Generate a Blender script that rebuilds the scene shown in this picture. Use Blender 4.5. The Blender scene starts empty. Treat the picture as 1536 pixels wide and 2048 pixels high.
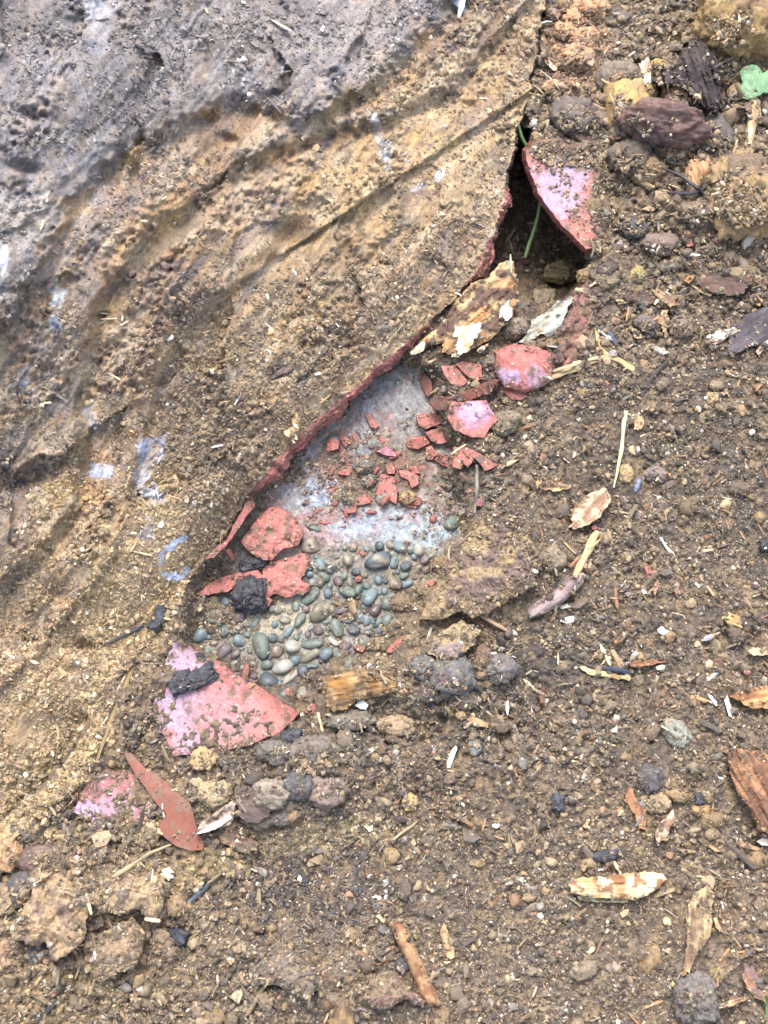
import bpy, bmesh, math, random
import numpy as np
from mathutils import Vector, Matrix, Euler
from mathutils.geometry import delaunay_2d_cdt

random.seed(7); RNG = np.random.default_rng(7)
SC = bpy.context.scene
COL = SC.collection

# ------------------------------------------------------------------ camera
PITCH = math.radians(72.0); DIST = 0.62; VFOV = math.radians(46.0)
F = 1024 / math.tan(VFOV / 2)
CAMP = np.array([0.0, -DIST * math.cos(PITCH), DIST * math.sin(PITCH)])
FWD = np.array([0.0, math.cos(PITCH), -math.sin(PITCH)])
UPV = np.array([0.0, math.sin(PITCH), math.cos(PITCH)])
cd = bpy.data.cameras.new('camera'); cam = bpy.data.objects.new('camera', cd); COL.objects.link(cam)
cam.location = CAMP; cam.rotation_euler = (math.pi / 2 - PITCH, 0, 0)
cd.sensor_fit = 'VERTICAL'; cd.sensor_height = 24.0; cd.lens = 12.0 / math.tan(VFOV / 2)
cd.clip_start = 0.01; cd.clip_end = 200
cd.dof.use_dof = True; cd.dof.focus_distance = 0.615; cd.dof.aperture_fstop = cd.lens / 2.6
SC.camera = cam

# ------------------------------------------------------------------ sky, sun, exposure
SUN_DIR = Vector((-0.10, 0.55, 0.95)).normalized()          # towards the sun
elev = math.asin(SUN_DIR.z); azim = math.atan2(SUN_DIR.x, SUN_DIR.y)
w = bpy.data.worlds.new('World'); SC.world = w; w.use_nodes = True
nt = w.node_tree; nt.nodes.clear()
sky = nt.nodes.new('ShaderNodeTexSky'); sky.sky_type = 'NISHITA'; sky.sun_disc = False
sky.sun_elevation = elev; sky.sun_rotation = azim; sky.air_density = 1.2; sky.dust_density = 3.0
hs = nt.nodes.new('ShaderNodeHueSaturation'); hs.inputs['Saturation'].default_value = 0.62
bg = nt.nodes.new('ShaderNodeBackground'); bg.inputs['Strength'].default_value = 0.145
out = nt.nodes.new('ShaderNodeOutputWorld')
nt.links.new(sky.outputs[0], hs.inputs['Color']); nt.links.new(hs.outputs[0], bg.inputs[0]); nt.links.new(bg.outputs[0], out.inputs[0])
sl = bpy.data.lights.new('sun', 'SUN'); sl.energy = 1.3; sl.angle = math.radians(24); sl.color = (1.0, 0.965, 0.93)
so = bpy.data.objects.new('sun', sl); COL.objects.link(so); so.location = SUN_DIR * 3
so.rotation_euler = SUN_DIR.to_track_quat('Z', 'Y').to_euler()
vs = SC.view_settings
vs.view_transform = 'Standard'; vs.look = 'None'; vs.gamma = 1.0; vs.use_curve_mapping = False; vs.exposure = 1.98
SC.cycles.use_denoising = True
SC.cycles.max_bounces = 6

# ------------------------------------------------------------------ projection of photo pixels on heights
def pt(u, v, z):
    u = np.asarray(u, float); v = np.asarray(v, float); z = np.asarray(z, float)
    dx = (u - 768) / F; dyu = (1024 - v) / F
    d = np.stack(np.broadcast_arrays(dx, FWD[1] + UPV[1] * dyu, FWD[2] + UPV[2] * dyu), -1)
    t = (z - CAMP[2]) / d[..., 2]
    return CAMP + d * t[..., None]
def mpp(u, v):                     # metres per photo pixel on the ground there
    p = pt(u, v, 0.0); return float(np.linalg.norm(p - CAMP) / F)
def Z(ox, oy, s, pts): return [(ox + a / s, oy + b / s) for a, b in pts]

# ------------------------------------------------------------------ noise
def _h(ix, iy, iz, seed):
    n = (ix.astype(np.uint32) * np.uint32(374761393) + iy.astype(np.uint32) * np.uint32(668265263)
         + iz.astype(np.uint32) * np.uint32(2147483647 - 58) + np.uint32((seed * 1442695041) & 0xffffffff))
    n = (n ^ (n >> np.uint32(13))) * np.uint32(1274126177)
    n = (n ^ (n >> np.uint32(15))) * np.uint32(2246822519)
    return ((n ^ (n >> np.uint32(16))).astype(np.float64)) / 4294967295.0
def vn2(x, y, seed=0):
    x = np.asarray(x, float); y = np.asarray(y, float); x, y = np.broadcast_arrays(x, y)
    xi = np.floor(x).astype(np.int64); yi = np.floor(y).astype(np.int64); fx = x - xi; fy = y - yi
    fx = fx * fx * fx * (fx * (fx * 6 - 15) + 10); fy = fy * fy * fy * (fy * (fy * 6 - 15) + 10)
    o = np.zeros_like(xi)
    a = _h(xi, yi, o, seed); b = _h(xi + 1, yi, o, seed); c = _h(xi, yi + 1, o, seed); d = _h(xi + 1, yi + 1, o, seed)
    return ((a + (b - a) * fx) * (1 - fy) + (c + (d - c) * fx) * fy) * 2 - 1
def fbm2(x, y, seed=0, octv=4, gain=0.5):
    s = 0; a = 1; t = 0
    for k in range(octv):
        s = s + a * vn2(x * 2 ** k + 17.3 * k, y * 2 ** k - 9.1 * k, seed + k * 13); t += a; a *= gain
    return s / t * 1.5
def vn3(p, seed=0):
    i = np.floor(p).astype(np.int64); f = p - i; f = f * f * (3 - 2 * f); r = 0
    for dx in (0, 1):
        for dy in (0, 1):
            for dz in (0, 1):
                wgt = (f[:, 0] if dx else 1 - f[:, 0]) * (f[:, 1] if dy else 1 - f[:, 1]) * (f[:, 2] if dz else 1 - f[:, 2])
                r = r + wgt * _h(i[:, 0] + dx, i[:, 1] + dy, i[:, 2] + dz, seed)
    return r * 2 - 1
def fbm3(p, seed=0, octv=4, gain=0.5):
    s = 0; a = 1; t = 0
    for k in range(octv):
        s = s + a * vn3(p * 2 ** k + 7.7 * k, seed + 11 * k); t += a; a *= gain
    return s / t * 1.5
def sm(a, b, x):
    t = np.clip((x - a) / (b - a), 0, 1); return t * t * (3 - 2 * t)
def sdf(poly, U, V):
    """signed distance in photo pixels, negative inside"""
    P = np.asarray(poly, float); d2 = np.full(np.shape(U), 1e18); ins = np.zeros(np.shape(U), bool)
    n = len(P)
    for i in range(n):
        ax, ay = P[i]; bx, by = P[(i + 1) % n]
        ex, ey = bx - ax, by - ay; wx, wy = U - ax, V - ay
        t = np.clip((wx * ex + wy * ey) / (ex * ex + ey * ey + 1e-9), 0, 1)
        d2 = np.minimum(d2, (wx - ex * t) ** 2 + (wy - ey * t) ** 2)
        c = ((ay > V) != (by > V)) & (U < ex * (V - ay) / (ey if abs(ey) > 1e-9 else 1e-9) + ax)
        ins ^= c
    d = np.sqrt(d2); return np.where(ins, -d, d)
def pdist(line, U, V):
    """(distance to polyline, signed side)"""
    P = np.asarray(line, float); best = np.full(np.shape(U), 1e18); side = np.zeros(np.shape(U))
    for i in range(len(P) - 1):
        ax, ay = P[i]; bx, by = P[i + 1]; ex, ey = bx - ax, by - ay; wx, wy = U - ax, V - ay
        t = np.clip((wx * ex + wy * ey) / (ex * ex + ey * ey + 1e-9), 0, 1)
        d2 = (wx - ex * t) ** 2 + (wy - ey * t) ** 2
        s = np.sign(ex * wy - ey * wx); m = d2 < best
        side = np.where(m, s, side); best = np.where(m, d2, best)
    return np.sqrt(best), side
def lin(c):
    c = np.asarray(c, float) / 255.0
    return np.where(c <= 0.04045, c / 12.92, ((c + 0.055) / 1.055) ** 2.4)
ALB = 0.62                                                   # what a surface's picture value is times its own colour
def L(*c):
    a = lin(c if len(c) == 3 else c[0]) * ALB
    g = a.mean(); return (g + (a - g) * 0.90) * np.array([1.0, 1.0, 1.0])
def blob(U, V, b):
    u, v, ru, rv, ang = b[:5]; ca, sa = math.cos(math.radians(ang)), math.sin(math.radians(ang))
    x = ((U - u) * ca + (V - v) * sa) / ru; y = (-(U - u) * sa + (V - v) * ca) / rv
    return x * x + y * y

# ------------------------------------------------------------------ relief of the place
EDGE = np.array([(-900, 1200), (-300, 1130), (0, 1090), (90, 1075), (180, 1060), (270, 1033), (330, 1020), (380, 1010), (440, 993), (500, 972), (560, 940), (600, 903),
    (650, 852), (700, 797), (740, 745), (790, 692), (840, 632), (880, 588), (920, 552), (960, 522), (1000, 492), (1050, 462), (1100, 424), (1130, 398),
    (1180, 370), (1250, 350), (1290, 334), (1340, 312), (1420, 268), (1500, 216), (1560, 172), (1600, 122), (1640, 70), (1690, 18), (1720, -5), (1800, -70), (1950, -170), (2400, -500)], float)
def uedge(v): return np.interp(v, EDGE[:, 0], EDGE[:, 1])
def uedge_j(v): return uedge(v) + 5 * fbm2(v / 38.0, v * 0, 5, 3) + 3 * fbm2(v / 9.0, v * 0, 6, 2)
HOLE = [(1052, 235), (1062, 262), (1050, 310), (1072, 370), (1108, 430), (1160, 480), (1182, 500), (1168, 560), (1140, 600), (1075, 640), (1020, 620), (960, 640), (900, 640), (960, 540), (990, 470), (1010, 390), (1025, 300)]
CONC = [(800, 715), (760, 740), (640, 850), (560, 930), (500, 1010), (450, 1090), (385, 1180), (375, 1290), (440, 1335), (520, 1385), (600, 1430), (650, 1400), (660, 1370), (735, 1330), (830, 1255),
        (850, 1210), (885, 1150), (930, 1075), (920, 1010), (890, 950), (900, 900), (880, 850), (870, 800), (860, 740)]
MOUND = [  # u v ru rv ang height_mm
    (1470, 60, 170, 140, 0, 9), (1300, 250, 120, 90, 0, 7), (1480, 400, 150, 120, 0, 9), (1150, 120, 110, 110, 0, 6), (1330, 420, 110, 80, 20, 3), (1230, 560, 120, 90, 0, 3),
    (980, 1160, 130, 110, -20, 9), (930, 1340, 140, 80, 0, 7), (780, 1380, 120, 60, -10, 5), (620, 1520, 150, 70, -10, 7), (560, 1590, 190, 60, 0, 5), (120, 1830, 150, 120, 0, 9),
    (280, 1790, 120, 80, 0, 6), (230, 1950, 170, 90, 0, 5), (560, 1940, 140, 80, 0, 6), (800, 1990, 120, 70, 0, 6), (1080, 870, 130, 90, 20, 3), (1400, 1990, 120, 90, 0, 6),
    (1400, 1850, 110, 140, 0, 4), (1500, 1580, 120, 140, 0, 6), (1350, 880, 200, 120, 20, -3), (620, 1760, 220, 130, -10, -5), (1120, 1420, 260, 100, -10, -3), (1250, 1850, 260, 140, 0, -3),
    (1000, 1900, 160, 140, 0, -2), (1180, 700, 140, 60, 20, 3), (330, 1590, 120, 60, 30, 3)]
def Hmacro(U, V):
    h = np.zeros(np.shape(U))
    for b in MOUND: h = h + b[5] * 1e-3 * np.exp(-blob(U, V, b))
    n = 10 * fbm2(U / 60, V / 60, 31, 3)
    dc = sdf(CONC, U, V) + n
    h = h * sm(-20, 60, dc) - 0.015 * (1 - sm(-14, 26, dc)) - 0.004 * (1 - sm(-60, -10, dc))
    dh = sdf(HOLE, U, V) + 0.4 * n
    floor = -0.064 + 0.040 * sm(520, 650, V)
    h = h * sm(-25, 10, dh) + floor * (1 - sm(-14, 7, dh))
    ds = uedge(V) - U
    h = h + 0.0055 * np.exp(-(np.minimum(ds, 0) / 42) ** 2) * sm(1120, 1230, V) * sm(1900, 1700, V) * (.8 + .5 * fbm2(U / 40, V / 40, 36, 2))
    h = h - (0.025 - 0.019 * sm(1120, 1230, V)) * sm(-4 + 16 * sm(1150, 1260, V), 50 + 30 * sm(1150, 1260, V), ds)
    return h
def rough_amp(U, V):
    a = 0.55 + 0.7 * np.exp(-blob(U, V, (1330, 260, 330, 380, 0))) + 0.7 * np.exp(-blob(U, V, (250, 1850, 420, 260, 0))) + 0.6 * np.exp(-blob(U, V, (800, 1450, 420, 170, 0)))
    return a * (1 - 0.4 * np.exp(-blob(U, V, (620, 1790, 260, 150, 0))))
def Hground(U, V):
    h = Hmacro(U, V); a = rough_amp(U, V)
    f1 = fbm2(U / 85, V / 85, 41, 3); f2 = fbm2(U / 26, V / 26, 42, 3); f3 = fbm2(U / 9, V / 9, 43, 2)
    lump = 1 - np.abs(f2) * 1.6
    return h + a * (0.0036 * f1 + 0.0022 * lump) + 0.0011 * f3 * (0.6 + 0.6 * a)
STREAK = [  # line, half width px, groove mm
    ([(470, 185), (400, 212), (317, 245), (213, 320), (140, 383), (110, 440), (95, 540)], 13, 4.0), ([(640, 255), (512, 307), (433, 360), (333, 433), (260, 510)], 10, 3.5),
    ([(420, 420), (293, 512), (213, 565), (187, 612), (173, 695), (157, 780), (160, 900), (150, 1010)], 13, 5.0), ([(560, 510), (512, 540), (433, 595), (350, 685), (320, 730), (307, 812), (265, 900)], 11, 4.0),
    ([(905, 20), (845, 60), (795, 133), (725, 180), (640, 232)], 13, 3.5), ([(785, 385), (740, 415), (698, 450), (688, 520), (660, 595)], 12, 4.0),
    ([(318, 1190), (300, 1245), (272, 1314), (225, 1424), (190, 1530)], 10, -3.0), ([(250, 1010), (180, 1130), (110, 1200), (20, 1300)], 12, 2.5), ([(130, 1300), (80, 1400), (30, 1470)], 18, 2.0),
    ([(990, 60), (930, 130), (880, 200)], 9, 2.0), ([(1010, 250), (960, 330), (930, 420)], 10, 2.0), ([(600, 600), (520, 690), (470, 760)], 8, 1.5), ([(210, 20), (190, 110)], 22, 1.0), ([(40, 950), (20, 1080), (5, 1180)], 26, 2.0),
    ([(870, 390), (960, 375), (1005, 320)], 16, 2.0), ([(640, 400), (520, 480), (440, 560)], 9, 2.0)]
LINE_A = [(1020, -160), (960, -50), (900, 20), (840, 78), (790, 136), (725, 182), (640, 236), (560, 222), (470, 196), (420, 215), (300, 272), (200, 345), (140, 405), (100, 480), (60, 570), (0, 660), (-120, 760), (-340, 900)]
LINE_B = [(1000, 60), (900, 170), (760, 240), (600, 275), (512, 312), (430, 366), (330, 436), (268, 500), (213, 566), (188, 612), (172, 700), (158, 800), (156, 900), (150, 1010), (90, 1090), (-20, 1180), (-340, 1300)]
LINE_C = [(560, 512), (433, 596), (350, 686), (318, 740), (306, 815), (285, 900), (262, 1000), (225, 1100), (150, 1210), (60, 1320), (-60, 1420), (-300, 1560)]
def upside(line, U, V, wb=9):
    d, s_ = pdist(line, U, V); return d * s_ + wb * fbm2(U / 34, V / 34, 72, 4)        # positive above and left of the line
FRNG = np.random.default_rng(23); FC = np.stack([FRNG.uniform(-1500, 1300, 150), FRNG.uniform(-200, 1700, 150)], 1); FT = FRNG.normal(0, 1, (150, 4))
CA, SA = math.cos(math.radians(-52)), math.sin(math.radians(-52))
def facets(U, V):
    al = U * CA + V * SA; ac = -U * SA + V * CA
    al = al + 26 * fbm2(U / 60, V / 60, 73, 3); ac = ac + 11 * fbm2(U / 45, V / 45, 74, 3)
    best = np.full(np.shape(U), 1e18); idx = np.zeros(np.shape(U), int)
    for k in range(len(FC)):
        d = ((al - FC[k, 0]) / 2.0) ** 2 + (ac - FC[k, 1]) ** 2; m = d < best; best = np.where(m, d, best); idx = np.where(m, k, idx)
    t = FT[idx]; return idx, 1e-5 * (1.9 * t[..., 0] * (ac - FC[idx, 1]) + .55 * t[..., 1] * (al - FC[idx, 0])) + .0009 * t[..., 2]
def streak(U, V):
    m = np.zeros(np.shape(U)); g = np.zeros(np.shape(U)); wob = 11 * fbm2(U / 28, V / 28, 71, 3)
    for line, hw, dep in STREAK:
        d, s = pdist(line, U, V); sd = d * s + wob
        m = np.maximum(m, 1 - sm(hw * 0.6, hw * 1.35, np.abs(sd)))
        g = g - dep * 1e-3 * np.exp(-(sd / (hw * 1.3)) ** 2) + 0.5 * dep * 1e-3 * np.exp(-((sd - 2.4 * hw) / (hw * 1.4)) ** 2)
    m = m * sm(-.22, .12, fbm2(U / 48, V / 48, 78, 3))
    return m, g
def Hslab(U, V, fine=True):
    d = (uedge(V) - U) * 0.72
    low = sm(1100, 1290, V)
    ramp = (0.0065 + 0.0022 * sm(0, 70, d)) * (1 - .86 * low) + 0.000115 * np.maximum(d, 0) * (1 - .35 * low)
    ramp = ramp - 0.0095 * sm(950, 1050, V) * sm(1290, 1190, V) * (1 - sm(0, 75, d))
    ramp = ramp - 0.0012 * low * (1 - sm(0, 45, d)) + 0.012 * sm(380, 700, d) - 0.018 * sm(1250, 1650, V)
    ca, sa = math.cos(math.radians(-52)), math.sin(math.radians(-52))
    al = U * ca + V * sa; ac = -U * sa + V * ca
    rid = fbm2(U / 210, V / 210, 52, 3)
    fidx, fz = facets(U, V)
    a_, b_, c_ = upside(LINE_A, U, V), upside(LINE_B, U, V, 6), upside(LINE_C, U, V, 8)
    ramp = ramp + 0.0058 * sm(-12, 16, a_ + 9 * fbm2(U / 13, V / 13, 79, 2)) + 0.0052 * sm(-9, 10, b_ + 7 * fbm2(U / 13, V / 13, 80, 2)) + 0.0045 * sm(-8, 8, c_) - 0.0020 * np.exp(-((a_ + 24) / 16) ** 2) - 0.0025 * np.exp(-((b_ + 20) / 13) ** 2)
    m, g = streak(U, V)
    fade = sm(-2, 60, d)
    h = ramp + (0.0026 * rid + 1.35 * fz + 0.16 * g * (0.55 + 0.9 * np.clip(fbm2(al / 120, ac / 120, 56, 2) + .3, 0, 1))) * fade
    pit = 0
    for b in PITS: pit = pit + b[5] * 1e-3 * np.exp(-blob(U, V, b) ** 1.5)
    h = h - pit
    if fine:
        f2 = fbm2(U / 30, V / 30, 53, 3); f3 = fbm2(U / 9.5, V / 9.5, 54, 3)
        cr = sm(-.25, .3, fbm2(U / 85, V / 85, 60, 3)); k = (1 - 0.85 * m) * (.22 + 1.25 * cr) * np.where(FT[fidx][..., 3] > .55, .3, 1.0)
        h = h + k * (0.0012 * (1 - 1.7 * np.abs(f2)) + 0.0012 * f3) + 0.0011 * fbm2(U / 70, V / 70, 57, 3) + 0.0003 * fbm2(ac / 8, al / 110, 55, 2)
    return h
PITS = [(590, 470, 34, 30, 0, 7), (600, 480, 70, 40, -40, 3), (64, 228, 34, 14, 10, 6), (45, 335, 34, 14, 10, 6), (420, 235, 20, 12, -20, 5), (700, 210, 26, 14, -35, 4), (460, 280, 24, 10, 20, 4), (268, 350, 12, 26, 0, 5),
        (545, 195, 30, 12, 0, 4), (655, 415, 36, 30, 0, 4), (202, 632, 16, 8, -20, 5), (110, 1185, 26, 24, 0, 5), (170, 1290, 18, 14, 0, 5), (60, 955, 80, 22, -15, 6), (140, 1340, 26, 12, 0, 3), (905, 15, 40, 14, 0, 5),
        (770, 395, 12, 34, 10, 3), (240, 870, 18, 30, 0, 3), (160, 1440, 24, 14, 0, 4), (560, 745, 30, 12, -30, 2), (800, 480, 50, 22, -30, 3), (450, 640, 60, 16, -45, 2)]
def surf(u, v, macro=False):
    u = np.asarray(u, float); v = np.asarray(v, float)
    g = Hmacro(u, v) if macro else Hground(u, v)
    k = (sdf(CONC, u, v) < 25)
    if np.any(k): g = np.where(k, np.maximum(g, Hconc(u, v)), g)
    hs_ = Hslab(u, v, not macro); ue_ = uedge(v)
    return np.where(u < ue_ - 1, np.where(u > ue_ - 65, np.maximum(hs_, g), hs_), g)
# top-of-things buffer, 2 photo pixels a cell
TB_U0, TB_V0, TB_S = -80, -80, 2.0; TB_W, TB_H = 850, 1110
TOP = np.full((TB_H, TB_W), np.nan); DENS = np.ones((TB_H, TB_W)); CATM = np.zeros((TB_H, TB_W), int)
_gu, _gv = np.meshgrid(TB_U0 + (np.arange(TB_W) + .5) * TB_S, TB_V0 + (np.arange(TB_H) + .5) * TB_S)
def stamp(u0, u1, v0, v1, insidef, zf, dens):
    i0, i1 = max(0, int((u0 - TB_U0) / TB_S)), min(TB_W, int((u1 - TB_U0) / TB_S) + 1)
    j0, j1 = max(0, int((v0 - TB_V0) / TB_S)), min(TB_H, int((v1 - TB_V0) / TB_S) + 1)
    if i1 <= i0 or j1 <= j0: return
    U, V = _gu[j0:j1, i0:i1], _gv[j0:j1, i0:i1]
    m = insidef(U, V); z = zf(U, V)
    T = TOP[j0:j1, i0:i1]; D = DENS[j0:j1, i0:i1]
    m &= ~(T > z)
    T[m] = z[m]; D[m] = dens

# ------------------------------------------------------------------ materials
def new_mat(name):
    m = bpy.data.materials.new(name); m.use_nodes = True; t = m.node_tree; t.nodes.clear()
    o = t.nodes.new('ShaderNodeOutputMaterial'); b = t.nodes.new('ShaderNodeBsdfPrincipled'); t.links.new(b.outputs[0], o.inputs[0])
    return m, t, b
def N(t, typ, **kw):
    n = t.nodes.new(typ)
    for k, val in kw.items():
        if k in n.inputs: n.inputs[k].default_value = val
        else: setattr(n, k, val)
    return n
def noise(t, vec, scale, detail=3, rough=0.6):
    n = N(t, 'ShaderNodeTexNoise'); n.inputs['Scale'].default_value = scale; n.inputs['Detail'].default_value = detail; n.inputs['Roughness'].default_value = rough
    t.links.new(vec, n.inputs['Vector']); return n.outputs['Fac']
def ramp(t, fac, stops):
    r = N(t, 'ShaderNodeValToRGB'); e = r.color_ramp.elements
    while len(e) < len(stops): e.new(0.5)
    for k, (p, c) in enumerate(stops):
        e[k].position = p; e[k].color = (c, c, c, 1) if not hasattr(c, '__len__') else (*c, 1)
    t.links.new(fac, r.inputs[0]); return r.outputs[0]
def mixc(t, a, b, fac, mode='MIX'):
    m = N(t, 'ShaderNodeMix', data_type='RGBA', blend_type=mode)
    for s, val in ((6, a), (7, b)):
        if hasattr(val, 'is_output'): t.links.new(val, m.inputs[s])
        else: m.inputs[s].default_value = (*val, 1)
    if hasattr(fac, 'is_output'): t.links.new(fac, m.inputs[0])
    else: m.inputs[0].default_value = fac
    return m.outputs[2]
def bump(t, b, height, dist, strength=1.0, prev=None):
    n = N(t, 'ShaderNodeBump'); n.inputs['Distance'].default_value = dist; n.inputs['Strength'].default_value = strength
    t.links.new(height, n.inputs['Height'])
    if prev is not None: t.links.new(prev, n.inputs['Normal'])
    t.links.new(n.outputs[0], b.inputs['Normal']); return n.outputs[0]
def attr(t, name, kind='GEOMETRY'):
    a = N(t, 'ShaderNodeAttribute', attribute_name=name); a.attribute_type = kind; return a
def mk(name, source='Col', var=(0.62, 1.38), s1=700, s2=2600, rough=(0.55, 0.95), spec=0.35, bd=0.00035, bs=2200, speck=None, grain=False, inst=False, objcol=False):
    m, t, b = new_mat(name)
    if objcol: base = N(t, 'ShaderNodeObjectInfo').outputs['Color']
    else: base = attr(t, source, 'INSTANCER' if inst else 'GEOMETRY').outputs['Color']
    if grain: vec = attr(t, 'gr').outputs['Vector']
    elif inst or objcol: vec = N(t, 'ShaderNodeNewGeometry').outputs['Position']
    else: vec = N(t, 'ShaderNodeNewGeometry').outputs['Position']
    n1 = noise(t, vec, s1, 4); n2 = noise(t, vec, s2, 3)
    c = mixc(t, base, ramp(t, n1, [(0.32, var[0]), (0.68, var[1])]), 1.0, 'MULTIPLY')
    c = mixc(t, c, ramp(t, n2, [(0.3, (var[0] + 1) / 2), (0.7, (var[1] + 1) / 2)]), 1.0, 'MULTIPLY')
    if speck:
        vo = N(t, 'ShaderNodeTexVoronoi'); vo.inputs['Scale'].default_value = speck[0]; t.links.new(vec, vo.inputs['Vector'])
        f = ramp(t, vo.outputs['Distance'], [(speck[1], 1.0), (speck[1] + 0.06, 0.0)])
        n3 = noise(t, vec, speck[0] * 0.7, 1); f2 = ramp(t, n3, [(0.52, 0.0), (0.58, 1.0)])
        f = mixc(t, f, f2, 1.0, 'MULTIPLY'); c = mixc(t, c, speck[2], f)
    t.links.new(c, b.inputs['Base Color'])
    n4 = noise(t, vec, s1 * 0.45, 3)
    t.links.new(ramp(t, n4, [(0.35, rough[0]), (0.65, rough[1])]), b.inputs['Roughness'])
    b.inputs['Specular IOR Level'].default_value = spec
    if bd: bump(t, b, noise(t, vec, bs, 4, 0.65), bd)
    return m
M = {}
M['soil'] = mk('moist_soil', rough=(0.50, 0.95), spec=0.45, bd=0.0007, bs=1500)
M['clay'] = mk('smeared_clay', var=(0.70, 1.30), rough=(0.45, 0.9), spec=0.40, bd=0.0006, bs=1500)
M['conc'] = mk('weathered_concrete', var=(0.68, 1.30), rough=(0.6, 0.95), spec=0.3, bd=0.0006, bs=1700, speck=(420, 0.12, (0.05, 0.035, 0.03)))
M['red'] = mk('red_screed', var=(0.76, 1.22), rough=(0.42, 0.85), spec=0.4, bd=0.0006, bs=1300, speck=(420, 0.13, (0.62, 0.48, 0.36)))  # pale specks put the sparkle of the rough faces into the colour
M['dull_red'] = mk('smooth_terracotta', var=(0.9, 1.1), rough=(0.5, 0.7), spec=0.35, bd=0.0001, bs=1200)
M['stone'] = mk('wet_pebble', var=(0.80, 1.18), s1=500, s2=2200, rough=(0.34, 0.68), spec=0.42, bd=0.00014, bs=2500)
M['wood'] = mk('rotten_wood', var=(0.66, 1.26), s1=420, s2=1500, rough=(0.6, 0.95), spec=0.25, bd=0.0007, bs=700, grain=True)
M['char'] = mk('charcoal', var=(0.5, 1.6), rough=(0.3, 0.7), spec=0.5, bd=0.0008, bs=1000)
M['leaf'] = mk('green_leaf', var=(0.82, 1.16), rough=(0.45, 0.7), spec=0.45, bd=0.0001, bs=600, speck=(330, 0.10, (0.03, 0.03, 0.015)))
M['flake'] = mk('pale_flake', var=(0.9, 1.08), rough=(0.4, 0.7), spec=0.35, bd=0.00008, bs=1500)
M['crumb'] = mk('soil_crumb', source='ccol', var=(0.75, 1.25), rough=(0.45, 0.9), spec=0.45, bd=0.0004, bs=2400, inst=True)
M['lump'] = mk('soil_lump', var=(0.66, 1.34), rough=(0.5, 0.95), spec=0.4, bd=0.0008, bs=1300, objcol=True)
M['splint'] = mk('splinter_wood', var=(0.8, 1.15), rough=(0.5, 0.8), spec=0.3, bd=0.0002, bs=1500, objcol=True)

# ------------------------------------------------------------------ object helpers
def tag(o, label=None, cat=None, group=None, kind=None):
    if label: o['label'] = label
    if cat: o['category'] = cat
    if group: o['group'] = group
    if kind: o['kind'] = kind
    return o
def mesh_obj(name, verts, faces, mat, col=None, parent=None, smooth=True, loc=None, sharp=None, gr=None):
    me = bpy.data.meshes.new(name)
    verts = np.asarray(verts, float)
    if loc is not None: verts = verts - np.asarray(loc)
    if isinstance(faces, np.ndarray):
        nf, k = faces.shape
        me.vertices.add(len(verts)); me.vertices.foreach_set('co', verts.ravel())
        me.loops.add(nf * k); me.loops.foreach_set('vertex_index', faces.ravel().astype(np.int32))
        me.polygons.add(nf); me.polygons.foreach_set('loop_start', np.arange(0, nf * k, k, dtype=np.int32))
        me.update(calc_edges=True)
    else:
        me.from_pydata([tuple(v) for v in verts], [], faces)
    me.validate()
    if smooth: me.polygons.foreach_set('use_smooth', np.ones(len(me.polygons), bool))
    if sharp: me.set_sharp_from_angle(angle=math.radians(sharp))
    if col is not None:
        c = np.asarray(col, float)
        if c.ndim == 1: c = np.tile(c, (len(verts), 1))
        a = me.attributes.new('Col', 'FLOAT_COLOR', 'POINT'); a.data.foreach_set('color', np.concatenate([np.clip(c, 0.004, 0.95), np.ones((len(c), 1))], 1).ravel())
    if gr is not None:
        a = me.attributes.new('gr', 'FLOAT_VECTOR', 'POINT'); a.data.foreach_set('vector', np.asarray(gr, float).ravel())
    me.materials.append(mat)
    o = bpy.data.objects.new(name, me); COL.objects.link(o)
    if loc is not None: o.location = Vector(loc)
    if parent is not None:
        o.parent = parent; o.matrix_parent_inverse = Matrix.Translation(-parent.location)
    return o
def grid_faces(r, c):
    i = np.arange(r - 1)[:, None] * c + np.arange(c - 1)[None]
    return np.stack([i, i + c, i + c + 1, i + 1], -1).reshape(-1, 4)
_ico = {}
def ico(n):
    if n not in _ico:
        bm = bmesh.new(); bmesh.ops.create_icosphere(bm, subdivisions=n, radius=1.0)
        _ico[n] = (np.array([v.co[:] for v in bm.verts]), np.array([[v.index for v in f.verts] for f in bm.faces])); bm.free()
    return _ico[n]
_sd = [100]
def sd(): _sd[0] += 7; return _sd[0]

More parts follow.
